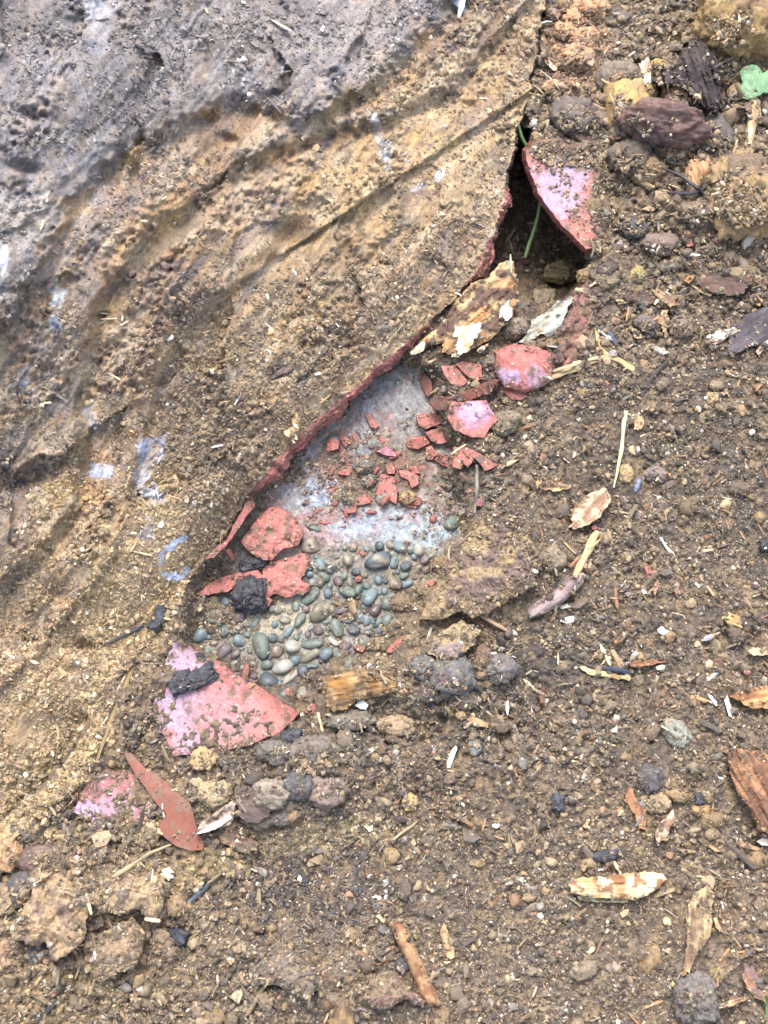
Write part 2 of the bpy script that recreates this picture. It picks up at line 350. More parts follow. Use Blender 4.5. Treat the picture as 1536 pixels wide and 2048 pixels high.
def resample(poly, step):
    P = np.asarray(poly, float); outp = []
    for i in range(len(P)):
        a, b = P[i], P[(i + 1) % len(P)]; n = max(1, int(round(np.linalg.norm(b - a) / step)))
        for k in range(n): outp.append(a + (b - a) * k / n)
    return np.array(outp)
def plate(name, poly, col, mat, thick=3.0, off=1.5, tilt=(0, 0), dome=0.0, rough=0.3, rs=16, jag=1.5, step=6.0, grain=None, gamp=0.0, conform=0.0, flare=0.0, colfn=None,
          label=None, cat=None, group=None, parent=None, dens=0.15, sharp=38, z0=None, edgecol=None, bury=0):
    """a broken piece with real thickness: outline in photo pixels laid on the ground there, heights in mm, tilt in mm per 100 px"""
    s = sd(); O = resample(poly, step)
    ctr = O.mean(0); nrm = np.roll(O, -1, 0) - np.roll(O, 1, 0); nrm = np.stack([nrm[:, 1], -nrm[:, 0]], 1); nrm /= np.linalg.norm(nrm, axis=1)[:, None] + 1e-9
    if np.sum((O - ctr) * nrm) < 0: nrm = -nrm
    j = jag * fbm2(O[:, 0] / (step * 2.2), O[:, 1] / (step * 2.2), s, 2)
    if grain is not None:
        ga = math.radians(grain); gd = np.array([math.cos(ga), math.sin(ga)])
        al = np.abs(nrm @ gd); ac = O @ np.array([-gd[1], gd[0]])
        O = O + gd * (np.sign(nrm @ gd) * al ** 2 * jag * 2.6 * vn2(ac / (step * .6), ac * 0, s + 1))[:, None]
    O = O + nrm * j[:, None]
    n = len(O)
    mn, mx = O.min(0), O.max(0)
    gx, gy = np.meshgrid(np.arange(mn[0] + step / 2, mx[0], step), np.arange(mn[1] + step / 2, mx[1], step))
    I = np.stack([gx.ravel(), gy.ravel()], 1) + RNG.uniform(-.25, .25, (gx.size, 2)) * step
    d = sdf(O, I[:, 0], I[:, 1]); I = I[d < -0.55 * step]
    P = np.concatenate([O, I]); edges = [(i, (i + 1) % n) for i in range(n)]
    vo, eo, fo, ov, oe, of_ = delaunay_2d_cdt([Vector(p) for p in P], edges, [], 1, 1e-4)
    V2 = np.array([v[:] for v in vo]); F3 = [list(f) for f in fo if len(f) >= 3]
    if not F3: return None
    D = -sdf(O, V2[:, 0], V2[:, 1]); D = np.maximum(D, 0)
    cu, cv = O.mean(0)
    base = float(np.median(surf(O[:, 0], O[:, 1], True))) if z0 is None else z0 * 1e-3
    maxd = max(D.max(), 1)
    def zf(U, V, D=None):
        z = base + off * 1e-3 + (tilt[0] * (U - cu) + tilt[1] * (V - cv)) * 1e-5
        if conform: z = z + conform * (surf(U, V, True) - base)
        if D is not None: z = z + dome * 1e-3 * np.sqrt(np.clip(D / maxd, 0, 1))
        else: z = z + dome * 0.6e-3
        r = rough * 1e-3 * fbm2(U / rs, V / rs, s + 3, 4, .6)
        if grain is not None:
            a = U * gd[0] + V * gd[1]; b = -U * gd[1] + V * gd[0]
            r = r + gamp * 1e-3 * fbm2(a / 70, b / 5.5, s + 4, 2)
        return z + r
    zt = zf(V2[:, 0], V2[:, 1], D)
    # boundary loop from the faces themselves
    cnt = {}
    for f in F3:
        for a, b in zip(f, f[1:] + f[:1]): cnt[(a, b)] = 1
    bnd = [(a, b) for (a, b) in cnt if (b, a) not in cnt]
    top = pt(V2[:, 0], V2[:, 1], zt)
    nv = len(V2)
    # lower sheet
    cen = V2.mean(0); fl = V2.copy()
    bidx = np.array(sorted({a for e in bnd for a in e}))
    if flare:
        nn = np.zeros_like(V2)
        for a, b in bnd:
            e = V2[b] - V2[a]; q = np.array([e[1], -e[0]]); nn[a] += q; nn[b] += q
        ln = np.linalg.norm(nn[bidx], axis=1)[:, None] + 1e-9; fl[bidx] = fl[bidx] + flare * nn[bidx] / ln
    zb = zf(V2[:, 0], V2[:, 1]) - thick * 1e-3 - dome * 0.6e-3
    mid = pt(V2[bidx, 0] * .5 + fl[bidx, 0] * .5, V2[bidx, 1] * .5 + fl[bidx, 1] * .5, (zt[bidx] + zb[bidx]) / 2)
    mid = mid + RNG.normal(0, 0.00022 * min(1.5, thick / 4), mid.shape)
    bot = pt(fl[:, 0], fl[:, 1], zb)
    verts = np.concatenate([top, bot, mid]); mi = {int(b): 2 * nv + k for k, b in enumerate(bidx)}
    # orientation: make the top face up
    f0 = F3[0]; nz = np.cross(top[f0[1]] - top[f0[0]], top[f0[2]] - top[f0[0]])[2]
    faces = []
    for f in F3:
        faces.append(f if nz > 0 else f[::-1]); g = [x + nv for x in f]; faces.append(g[::-1] if nz > 0 else g)
    for a, b in bnd:
        q1 = [a, mi[a], mi[b], b]; q2 = [mi[a], a + nv, b + nv, mi[b]]
        faces += [q1, q2] if nz > 0 else [q1[::-1], q2[::-1]]
    C = np.tile(np.asarray(col, float), (nv, 1)) if colfn is None else colfn(V2[:, 0], V2[:, 1], D)
    if grain is not None:
        a = V2[:, 0] * gd[0] + V2[:, 1] * gd[1]; b = -V2[:, 0] * gd[1] + V2[:, 1] * gd[0]
        C = C * np.exp(0.30 * fbm2(a / 60, b / 5, s + 5, 2))[:, None]
    Ce = C if edgecol is None else np.tile(np.asarray(edgecol, float), (nv, 1))
    Call = np.concatenate([C, Ce, Ce[bidx]])
    loc = pt(cu, cv, base + off * 1e-3 - thick * 1e-3)
    gr = None
    if grain is not None:
        al2 = np.concatenate([a, a, a[bidx]]); ac2 = np.concatenate([b, b, b[bidx]])
        gr = np.stack([al2 * 0.000035, ac2 * 0.00026, verts[:, 2] * 1.0], 1)
    else: gr = verts
    o = mesh_obj(name, verts, faces, mat, Call, parent, True, loc, sharp, gr)
    tag(o, label, cat, group, None if parent is not None else 'thing')
    stamp(mn[0], mx[0], mn[1], mx[1], lambda U, V: sdf(O, U, V) < -1, zf, dens)
    if bury: stamp(mn[0] - 4, mx[0] + 4, mn[1] - 4, mx[1] + 4, lambda U, V: (np.abs(sdf(O, U, V) + 4) < bury * (.35 + 1.1 * fbm2(U / 24, V / 24, s + 8, 3))), lambda U, V: zf(U, V) + 2e-4, .9)
    return o
def clod(name, u, v, ru, rv, col, mat, ang=0, h=0.75, sink=0.33, amp=0.28, fr=1.6, sub=4, colvar=0.30, label=None, cat=None, group=None, parent=None, z=None, dens=0.25, ridge=0.0, col2=None, zmm=0.0, boxy=0.0):
    s = sd(); V, Fc = ico(sub); p = V.copy()
    if boxy: p = p * (1 + boxy * (1 / np.maximum(np.abs(p).max(1), .58) - 1) * .8)[:, None]
    r = 1 + amp * fbm3(V * fr, s, 4, 0.6) + 0.55 * amp * fbm3(V * fr * 4.5, s + 3, 4, .65)
    if ridge: r = r + ridge * (1 - 2 * np.abs(vn3(V * np.array([1.2, 5, 5]), s + 5)))
    p = p * r[:, None]
    k = mpp(u, v); su, sv_ = ru * k, rv * k; sz = h * min(su, sv_)
    a = -math.radians(ang)
    x = p[:, 0] * su; y = p[:, 1] * sv_
    X = x * math.cos(a) - y * math.sin(a); Y = x * math.sin(a) + y * math.cos(a)
    zb = (float(surf(u, v, True)) if z is None else z) + zmm * 1e-3
    zc = zb + sz * (1 - 2 * sink)
    c0 = pt(u, v, zc)
    W = np.stack([X, Y, p[:, 2] * sz], 1) + c0
    c = np.asarray(col, float)[None] * np.exp(colvar * fbm3(V * 3.1, s + 9, 4))[:, None]
    if col2 is not None:
        f = sm(-0.1, 0.35, fbm3(V * 2.1, s + 12, 3))[:, None]; c = c * (1 - f) + np.asarray(col2)[None] * f
    o = mesh_obj(name, W, Fc, mat, c, parent, True, pt(u, v, zb), None, W)
    tag(o, label, cat, group)
    rr = max(ru, rv)
    stamp(u - rr, u + rr, v - rr, v + rr, lambda U, V: blob(U, V, (u, v, ru * .9, rv * .9, ang)) < 1,
          lambda U, V: zc + sz * np.sqrt(np.clip(1 - blob(U, V, (u, v, ru, rv, ang)), 0, 1)), dens)
    return o
def tube(name, pts, widths, col, mat, lift=0.6, sides=7, flat=0.8, label=None, cat=None, group=None, parent=None, knob=0.12, z=None, colvar=0.2, col2=None, lifts=None):
    s = sd(); P = np.asarray(pts, float)
    n = max(4, int(np.sum(np.linalg.norm(np.diff(P, axis=0), axis=1)) / 7))
    t = np.linspace(0, len(P) - 1, n)
    tt = np.arange(len(P))
    def cr(a):  # smooth interpolation
        o = np.interp(t, tt, a); kern = np.array([.25, .5, .25])
        for _ in range(2):
            q = np.pad(o, 1, mode='edge'); o2 = np.convolve(q, kern, 'valid'); o2[0], o2[-1] = o[0], o[-1]; o = o2
        return o
    u, v = cr(P[:, 0]), cr(P[:, 1]); wd = np.interp(t, np.linspace(0, len(P) - 1, len(widths)), widths)
    u = u + 0.9 * fbm2(t * 1.3, t * 0, s, 2); v = v + 0.9 * fbm2(t * 1.3, t * 0 + 5, s + 1, 2)
    if z is None:
        i = np.clip(((u - TB_U0) / TB_S).astype(int), 0, TB_W - 1); j = np.clip(((v - TB_V0) / TB_S).astype(int), 0, TB_H - 1)
        zz = np.fmax(TOP[j, i], surf(u, v, True))
        q = np.pad(zz, 2, mode='edge'); zz = np.maximum(zz, np.convolve(q, np.ones(5) / 5, 'valid'))
    else: zz = np.interp(t, tt, np.asarray(z, float) * 1e-3 if np.ndim(z) else np.full(len(P), z * 1e-3))
    if lifts is not None: zz = zz + np.interp(t, np.linspace(0, len(P) - 1, len(lifts)), lifts) * 1e-3
    c0 = pt(u, v, zz + lift * 1e-3); k = np.array([mpp(a, b) for a, b in zip(u, v)])
    r = wd * 0.5 * k * (1 + knob * fbm2(t * 2.1, t * 0, s + 2, 2))
    T = np.gradient(c0, axis=0); T /= np.linalg.norm(T, axis=1)[:, None] + 1e-12
    S = np.cross(T, np.array([0, 0, 1.0])); S /= np.linalg.norm(S, axis=1)[:, None] + 1e-12; B = np.cross(S, T)
    verts = []; th = np.linspace(0, 2 * math.pi, sides, endpoint=False)
    for i in range(n):
        for a in th:
            rr = r[i] * (1 + 0.12 * math.sin(3 * a + s)); verts.append(c0[i] + S[i] * math.cos(a) * rr + B[i] * math.sin(a) * rr * flat)
    verts = np.array(verts); faces = []
    for i in range(n - 1):
        for q in range(sides):
            faces.append([i * sides + q, i * sides + (q + 1) % sides, (i + 1) * sides + (q + 1) % sides, (i + 1) * sides + q])
    faces.append(list(range(sides))[::-1]); faces.append([(n - 1) * sides + q for q in range(sides)])
    ti = np.repeat(t, sides); c = np.tile(np.asarray(col, float), (len(verts), 1)) * np.exp(colvar * fbm2(ti * 1.7, np.tile(th, n), s + 6, 2))[:, None]
    if col2 is not None:
        f = sm(0.0, 0.3, fbm2(ti * .9, np.tile(th, n) * .3, s + 8, 2))[:, None]; c = c * (1 - f) + np.asarray(col2)[None] * f
    loc = c0[n // 2] - np.array([0, 0, r[n // 2]])
    gr = np.stack([ti * 0.0006, np.tile(th, n) * 0.0012, np.zeros(len(ti))], 1)
    o = mesh_obj(name, verts, faces, mat, c, parent, True, loc, 60, gr); tag(o, label, cat, group); return o

# ================================================================== GROUND
def mixzones(U, V, base, zones, wob=0.35, wseed=61):
    C = np.tile(L(base), np.shape(U) + (1,)).reshape(np.shape(U) + (3,))
    n = wob * fbm2(U / 42, V / 42, wseed, 4); n2 = 0.5 * fbm2(U / 11, V / 11, wseed + 9, 3)
    for b in zones:
        u, v, ru, rv, ang, c, st = b
        q = np.sqrt(blob(U, V, b)); f = st * (1 - sm(0.45, 1.15, q + n + n2 * 0.5)) if min(ru, rv) > 40 else st * (1 - sm(0.72, 1.0, q * .9 + .6 * n + n2 * .9))
        C = C * (1 - f[..., None]) + L(c) * f[..., None]
    return C
GZ = [(1300, 250, 380, 330, 0, (134, 112, 86), .9), (1160, 110, 80, 100, 0, (205, 152, 108), .75), (1460, 60, 110, 90, 0, (160, 128, 78), .8), (1480, 390, 100, 110, 0, (156, 128, 86), .8),
      (1330, 900, 330, 240, 10, (100, 84, 67), .8), (1230, 650, 220, 120, 0, (118, 97, 76), .7), (1480, 1000, 180, 160, 0, (94, 81, 68), .8), (1120, 1320, 330, 90, -8, (96, 84, 74), .8),
      (950, 1150, 130, 120, -20, (158, 134, 94), .8), (880, 1250, 110, 60, -30, (150, 126, 90), .7), (1030, 1130, 60, 70, 0, (122, 98, 88), .8), (740, 1350, 130, 40, -10, (150, 128, 96), .6),
      (640, 1510, 200, 80, -8, (104, 92, 82), .8), (420, 1490, 120, 60, 0, (110, 95, 82), .7), (560, 1590, 150, 50, 0, (128, 112, 96), .6), (300, 1640, 200, 90, 0, (140, 118, 90), .8),
      (200, 1850, 330, 220, 0, (152, 128, 96), .9), (110, 2000, 200, 80, -8, (160, 134, 90), .7), (430, 1740, 130, 40, -10, (176, 148, 92), .8), (640, 1680, 160, 34, -14, (172, 154, 108), .8),
      (650, 1800, 230, 110, -5, (90, 79, 74), .9), (560, 1760, 120, 60, 0, (84, 72, 72), .8), (560, 1950, 170, 100, 0, (138, 120, 98), .8), (820, 1980, 140, 80, 0, (136, 116, 94), .7), (1000, 1780, 260, 160, 0, (120, 105, 88), .6),
      (1130, 1920, 180, 130, 0, (122, 106, 88), .7), (1420, 1850, 130, 160, 0, (130, 108, 84), .7), (1200, 1480, 300, 90, 0, (108, 93, 78), .6), (900, 1440, 180, 70, 0, (112, 96, 80), .6),
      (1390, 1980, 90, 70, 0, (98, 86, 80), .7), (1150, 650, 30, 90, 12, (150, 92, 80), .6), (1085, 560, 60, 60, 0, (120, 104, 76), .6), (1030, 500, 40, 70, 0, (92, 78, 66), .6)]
def zonecol_ground(U, V):
    C = mixzones(U, V, (118, 99, 79), GZ); g = C.mean(-1, keepdims=True); return g + (C - g) * .94
def soilvar(U, V, C, seed, amp=0.42):
    f1 = fbm2(U / 16, V / 16, seed, 3); f2 = fbm2(U / 5.5, V / 5.5, seed + 3, 2)
    C = C * np.exp(amp * f1 + 0.8 * amp * f2)[..., None]
    f = sm(0.25, 0.6, fbm2(U / 20, V / 20, seed + 5, 3))[..., None] * 0.55
    C = C * (1 - f) + L(176, 143, 98) * f
    f = sm(0.3, 0.6, fbm2(U / 24, V / 24, seed + 8, 3))[..., None] * 0.6
    C = C * (1 - f) + L(72, 62, 60) * f
    return C
def axis(lo, hi, step, far_lo, far_hi):
    a = list(np.arange(lo, hi + 1, step)); s = step; x = lo; left = []
    while x > far_lo: s *= 1.35; x -= s; left.append(x)
    s = step; x = hi; right = []
    while x < far_hi: s *= 1.35; x += s; right.append(x)
    return np.array(left[::-1] + a + right)
ga = axis(-130, 1670, 3.0, -4500, 5500); gb = axis(-150, 2180, 3.0, -3600, 6000)
U, V = np.meshgrid(ga, gb)
H = Hground(U, V); H = np.where((V < -1200) | (V > 3500) | (np.abs(U - 768) > 2500), 0.0, H)
P = pt(U, V, H)
Cg = soilvar(U, V, zonecol_ground(U, V), 81) * .82
fc = grid_faces(len(gb), len(ga))
uu, vv = U.ravel()[fc], V.ravel()[fc]
hide = (uu < uedge(vv) - 75).all(1) & (vv > -250).all(1) & (uu > -800).all(1)
fc = fc[~hide][:, ::-1]
used = np.unique(fc); remap = np.full(U.size, -1); remap[used] = np.arange(len(used))
ground = mesh_obj('ground', P.reshape(-1, 3)[used], remap[fc], M['soil'], Cg.reshape(-1, 3)[used])
tag(ground, kind='structure')

# ================================================================== THE TILTED CLAY-CAKED SLAB
SZ = [(200, 130, 460, 300, 0, (124, 114, 112), 1), (90, 380, 230, 180, 0, (122, 115, 115), .9), (600, 60, 320, 130, 0, (138, 122, 113), .9), (420, 300, 120, 90, -35, (120, 104, 92), .6),
      (850, 250, 220, 230, 0, (166, 138, 102), .9), (960, 120, 90, 160, 20, (160, 132, 98), .8), (60, 440, 100, 60, -10, (186, 164, 134), .7), (1000, 60, 80, 90, 0, (128, 104, 80), .6),
      (640, 560, 260, 150, -30, (142, 118, 90), .8), (900, 480, 120, 80, -40, (128, 106, 80), .7), (330, 590, 130, 110, -20, (126, 103, 90), .8), (250, 720, 90, 140, 10, (134, 110, 94), .8), (470, 440, 130, 80, -40, (128, 108, 92), .7),
      (760, 620, 190, 60, -45, (120, 100, 80), .8), (620, 760, 150, 70, -45, (124, 103, 80), .8), (430, 850, 140, 150, -40, (114, 95, 78), .9), (480, 960, 60, 70, -40, (108, 90, 74), .8), (440, 1040, 60, 90, 20, (116, 97, 76), .7),
      (70, 760, 120, 190, 0, (130, 118, 112), .9), (60, 950, 110, 50, -18, (78, 64, 68), .85), (220, 960, 80, 130, 0, (172, 142, 106), .8), (140, 1110, 130, 130, 0, (174, 144, 106), .8), (60, 1280, 130, 150, 0, (182, 150, 110), .9),
      (230, 1150, 90, 90, 0, (142, 118, 94), .7), (180, 1220, 70, 90, 0, (150, 124, 100), .6), (270, 1390, 60, 110, 20, (126, 106, 88), .7), (60, 1480, 130, 120, -30, (160, 132, 92), .8), (120, 1560, 90, 60, 0, (172, 146, 96), .8), (25, 1040, 40, 120, 0, (110, 104, 106), .8),
      (195, 35, 26, 70, 0, (126, 134, 150), .75), (292, 900, 18, 34, 20, (150, 166, 196), .85), (318, 905, 12, 30, 20, (158, 174, 204), .7), (286, 950, 20, 24, 30, (150, 168, 202), .85), (304, 985, 30, 22, 0, (158, 172, 190), .7), (200, 942, 26, 16, 0, (160, 176, 208), .85),
      (182, 838, 12, 26, -10, (160, 176, 206), .8), (116, 596, 14, 26, -10, (172, 198, 228), .9), (55, 775, 24, 22, 0, (158, 172, 188), .7), (110, 640, 10, 20, 0, (160, 180, 205), .6), (5, 520, 14, 28, 0, (170, 190, 216), .8), (185, 930, 10, 8, 0, (160, 180, 210), .5),
      (754, 258, 10, 28, -12, (198, 202, 224), .85), (772, 300, 14, 20, 15, (170, 182, 190), .7), (776, 325, 9, 18, 5, (160, 190, 215), .8), (880, 348, 9, 16, 10, (214, 216, 230), .85), (832, 376, 13, 6, -25, (210, 212, 232), .8), (790, 225, 18, 9, -10, (168, 170, 172), .6),
      (918, 8, 16, 16, 0, (200, 206, 228), .9), (324, 1118, 9, 30, 12, (152, 168, 196), .9), (345, 1090, 26, 9, -32, (158, 172, 196), .9), (340, 1150, 26, 9, 14, (158, 176, 206), .85), (372, 1146, 9, 9, 0, (150, 168, 190), .7), (295, 1060, 12, 22, 0, (146, 156, 170), .6),
      (425, 222, 30, 13, 0, (198, 150, 78), .8), (268, 312, 24, 24, -30, (208, 160, 76), .85), (215, 315, 20, 10, -30, (190, 140, 80), .5), (130, 985, 40, 22, -15, (196, 160, 78), .8), (195, 990, 30, 36, 0, (192, 142, 84), .7), (208, 915, 20, 16, 0, (190, 130, 76), .6), (270, 865, 16, 8, 0, (190, 120, 70), .6),
      (826, 272, 14, 16, 0, (198, 174, 106), .8), (900, 280, 26, 44, 50, (174, 152, 88), .7), (555, 310, 40, 14, -30, (204, 158, 96), .7), (560, 225, 24, 12, -50, (196, 152, 96), .7), (140, 1210, 24, 14, 0, (190, 140, 76), .7), (400, 500, 40, 16, -40, (180, 140, 90), .5), (560, 660, 40, 16, -20, (196, 158, 98), .6),
      (700, 490, 34, 12, -60, (186, 142, 74), .6), (600, 380, 50, 14, -45, (172, 138, 76), .6), (930, 410, 50, 40, -20, (146, 122, 92), .7), (300, 1450, 22, 16, 0, (198, 190, 120), .6), (740, 200, 40, 10, -45, (168, 132, 80), .6), (840, 70, 30, 20, -50, (196, 152, 104), .6), (770, 560, 40, 10, -40, (140, 80, 66), .45), (350, 620, 30, 20, 0, (140, 92, 86), .3), (290, 320, 20, 20, 0, (150, 120, 112), .5)]
SZ = [(*b[:5], tuple(min(250, int(x * 1.16) + 8) for x in b[5]), min(1, b[6] + .1)) if b[5][2] > b[5][0] + 6 else (*b[:5], (min(220, b[5][0] + 6), b[5][1], max(60, b[5][2] - 8)), b[6]) if b[5][0] > b[5][2] + 80 else b for b in SZ]
rows = np.concatenate([np.arange(-290, 1900, 3.1)]); nc = 430
tcol = np.linspace(0, 1, nc) ** 1.12
ue = uedge_j(rows)
UL = -330.0 - 260 * sm(1300, 1900, rows)
Us = ue[:, None] + (UL - ue)[:, None] * tcol[None]
Vs = np.repeat(rows[:, None], nc, 1)
Hs = Hslab(Us, Vs)
Hs = Hs - 0.10 * sm(-120, -330, Us)[...] * 0
mst, _ = streak(Us, Vs)
def greytop(C, U, V):
    t = sm(-14, 22, upside(LINE_A, U, V) + 30 * fbm2(U / 40, V / 40, 77, 4))[..., None]; g = C.mean(-1, keepdims=True)
    return (g + (C - g) * (1.02 - .50 * t)) * (1 + t * np.array([-.07, -.08, -.04]))
def slabcol(U, V):
    a_, b_, c_ = upside(LINE_A, U, V), upside(LINE_B, U, V, 6), upside(LINE_C, U, V, 8)
    C = np.tile(L(160, 136, 102), np.shape(U) + (1,)).reshape(np.shape(U) + (3,))
    for msk, c in ((sm(-6, 8, c_), (152, 130, 102)), (sm(-6, 8, b_), (146, 126, 106)), (sm(-6, 8, a_), (134, 127, 129)), (sm(-60, 40, V - 960 + 60 * fbm2(U / 90, V / 90, 75, 3)) * sm(420, 300, U), (192, 162, 112)), (sm(560, 700, U + .5 * V - 80) * sm(6, -8, b_) * sm(560, 420, V), (176, 148, 108))):
        m_ = msk[..., None] * .85; C = C * (1 - m_) + L(c) * m_
    Z_ = mixzones(U, V, (150, 125, 96), SZ); q = np.clip(np.abs(Z_ - L(150, 125, 96)).sum(-1) / .05, 0, 1)[..., None] * .82
    C = C * (1 - q) + Z_ * q
    idx, _ = facets(U, V); return C * np.exp(.13 * FT[idx][..., 2])[..., None]
Cs = soilvar(Us, Vs, slabcol(Us, Vs), 91, 0.30)
ca, sa = math.cos(math.radians(-52)), math.sin(math.radians(-52)); al = Us * ca + Vs * sa; ac = -Us * sa + Vs * ca
smear = fbm2(ac / 9, al / 130, 95, 3); smear2 = fbm2(ac / 55, al / 260, 96, 2)
zc = slabcol(Us, Vs)
stc = greytop(zc * 0.65 + L(138, 120, 92) * 0.35, Us, Vs)
Cs = greytop(Cs, Us, Vs)
Cs = Cs * (1 - 0.8 * mst[..., None]) + stc * 0.8 * mst[..., None]
Cs = Cs * np.exp(0.16 * smear + 0.15 * smear2 + 0.20)[..., None]
for sd_, c_, st_, a_, b_ in ((131, (186, 148, 92), .5, 34, 120), (137, (132, 122, 124), .45, 46, 130), (143, (86, 74, 72), .45, 22, 90), (149, (196, 174, 142), .6, 26, 80), (153, (176, 132, 92), .35, 16, 60)):
    f_ = (st_ * (1 - .75 * sm(-6, 8, upside(LINE_A, Us, Vs)) * (c_[0] - c_[2] > 12)) * sm(.22, .48, fbm2(ac / a_, al / b_, sd_, 4)))[..., None]; Cs = Cs * (1 - f_) + L(c_) * f_
Ps = pt(Us, Vs, Hs)
slab = mesh_obj('slab', Ps.reshape(-1, 3), grid_faces(len(rows), nc), M['clay'], Cs.reshape(-1, 3))
tag(slab, 'large tilted slab caked in streaked brown and ochre clay, rising out of the soil', 'slab', kind='thing')
# its broken lip, red where the mud has come off
WV = np.array([(-300, 3), (330, 4), (372, 5), (385, 15), (430, 16), (460, 7), (485, 14), (520, 24), (548, 26), (566, 8), (600, 4), (630, 5), (650, 15), (720, 20), (790, 24), (840, 27), (880, 24), (930, 30), (965, 22), (985, 6), (1010, 4), (1130, 3), (1900, 2)], float)
wl = np.interp(rows, WV[:, 0], WV[:, 1]); wl = wl * (0.85 + 0.35 * fbm2(rows / 30, rows * 0, 101, 4))
redm = sm(6, 11, wl)
tn = np.stack([np.gradient(uedge(rows)), np.gradient(rows)], 1); tn /= np.linalg.norm(tn, axis=1)[:, None]; no = np.stack([tn[:, 1], -tn[:, 0]], 1)
prof = [(0, 0), (.12, -.4), (.26, -1.2), (.4, -2.0), (.54, -3.4), (.66, -4.2), (.8, -5.6), (.9, -6.6), (1.0, -8.5), (.97, -10), (.85, -12), (.4, -13.5), (-.5, -15), (-2.5, -17)]
Lv, Lc = [], []
for k, (a, dz) in enumerate(prof):
    jn = (1.7 * fbm2(rows / 40, rows * 0 + 1.1 * k, 103, 4) + 1.1 * vn2(rows / 6.5, rows * 0 + 2.7 * k, 108)) * (0 if k == 0 else 1)
    u_ = ue + no[:, 0] * (a * wl + jn); v_ = rows + no[:, 1] * (a * wl + jn)
    z_ = Hs[:, 0] + dz * 1e-3 * (1 + 0.25 * fbm2(rows / 24, rows * 0 + k, 104, 2)) - (0.0002 if k == 0 else 0)
    Lv.append(pt(u_, v_, z_) + (RNG.normal(0, .00030, (len(rows), 3)) if k else 0))
    cr_ = L(184, 112, 101)[None] * np.exp(0.34 * fbm2(rows / 22, rows * 0 + k * 1.3, 105, 4))[:, None]
    dirt = sm(0.12, 0.5, fbm2(rows / 26, rows * 0 + k * .35, 106, 3) + (0.40 if k < 2 else 0.08))[:, None]
    cr_ = cr_ * (1 - .75 * dirt) + L(112, 88, 72) * .75 * dirt
    dk_ = sm(.25, .6, fbm2(rows / 15, rows * 0 + k * .9, 107, 3))[:, None] * .6; cr_ = cr_ * (1 - dk_) + L(140, 84, 75) * dk_
    Lc.append(cr_ * redm[:, None] + L(116, 96, 76)[None] * (1 - redm[:, None]))
Lv = np.stack(Lv, 1); Lc = np.stack(Lc, 1)
lip = mesh_obj('broken_edge', Lv.reshape(-1, 3), grid_faces(len(rows), len(prof))[:, ::-1], M['red'], Lc.reshape(-1, 3), slab, True, None, 28)
tag(lip, 'broken red edge of the slab showing under the mud')
# stamp the lip so that crumbs keep off it
for r_ in range(len(rows)):
    if wl[r_] > 7 and -60 < rows[r_] < 1300:
        for a_ in np.arange(0, wl[r_] * .9, 2.0):
            u_, v_ = ue[r_] + no[r_, 0] * a_, rows[r_] + no[r_, 1] * a_
            i, j = int((u_ - TB_U0) / TB_S), int((v_ - TB_V0) / TB_S)
            if 0 <= i < TB_W and 0 <= j < TB_H: TOP[j, i] = Hs[r_, 0] - 0.009 * a_ / wl[r_]; DENS[j, i] = 0.10

# ================================================================== EXPOSED CONCRETE WITH PEBBLES
cu_ = np.arange(350, 985, 3.0); cv_ = np.arange(690, 1455, 3.0)
Uc, Vc = np.meshgrid(cu_, cv_)
def Hconc(U, V):
    dc = sdf(CONC, U, V)
    h = -0.0142 + 0.0008 * fbm2(U / 60, V / 60, 111, 3) + 0.0005 * fbm2(U / 14, V / 14, 112, 3) + 0.0003 * fbm2(U / 5, V / 5, 113, 2)
    h = h - 0.0035 * sm(1080, 1200, V) + 0.0022 * np.exp(-blob(U, V, (740, 1020, 170, 60, -5)))
    mud = np.maximum(1 - sm(.5, 1.1, np.sqrt(blob(U, V, (745, 945, 125, 62, 3))) + .5 * fbm2(U / 30, V / 30, 114, 3)), 1 - sm(.5, 1.1, np.sqrt(blob(U, V, (425, 1235, 70, 50, 0))) + .5 * fbm2(U / 30, V / 30, 114, 3)))
    h = h + mud * (0.0016 + 0.0012 * fbm2(U / 12, V / 12, 116, 3))
    return h - 0.014 * sm(20, 60, dc)
Hc = Hconc(Uc, Vc)
CZ = [(800, 800, 90, 90, 0, (150, 148, 148), .8), (600, 950, 90, 110, -40, (150, 152, 160), .85), (655, 985, 40, 30, 0, (172, 186, 208), .8), (610, 900, 30, 50, 0, (158, 164, 176), .6), (760, 1050, 190, 44, -4, (166, 172, 178), .9), (850, 1060, 80, 40, 0, (164, 178, 184), .8), (690, 1055, 50, 26, 0, (176, 184, 200), .7),
      (620, 1070, 70, 44, 0, (158, 112, 104), .6), (730, 860, 60, 60, 0, (146, 104, 98), .55), (745, 940, 130, 66, 3, (116, 97, 80), .95), (780, 960, 50, 50, 0, (120, 98, 82), .7), (660, 1030, 50, 16, 0, (160, 104, 96), .5), (650, 1230, 260, 130, -10, (150, 145, 134), .9), (560, 1240, 90, 40, 0, (186, 170, 140), .7), (430, 1230, 90, 60, 0, (132, 116, 94), .8), (560, 1330, 160, 60, 20, (132, 120, 102), .7), (820, 1160, 70, 60, 0, (146, 132, 108), .8), (720, 880, 24, 60, 20, (160, 168, 178), .5), (700, 830, 40, 16, -30, (150, 160, 170), .4)]
Cc = mixzones(Uc, Vc, (148, 138, 126), CZ, .45, 121)
fr = sm(0.18, 0.42, fbm2(Uc / 17, Vc / 17, 122, 4))[..., None] * sm(1130, 1020, Vc)[..., None] * .38
Cc = Cc * (1 - fr) + L(166, 98, 88) * fr
Cc = Cc * np.exp(0.30 * fbm2(Uc / 9, Vc / 9, 123, 3) + 0.14 * fbm2(Uc / 3.5, Vc / 3.5, 124, 1))[..., None]
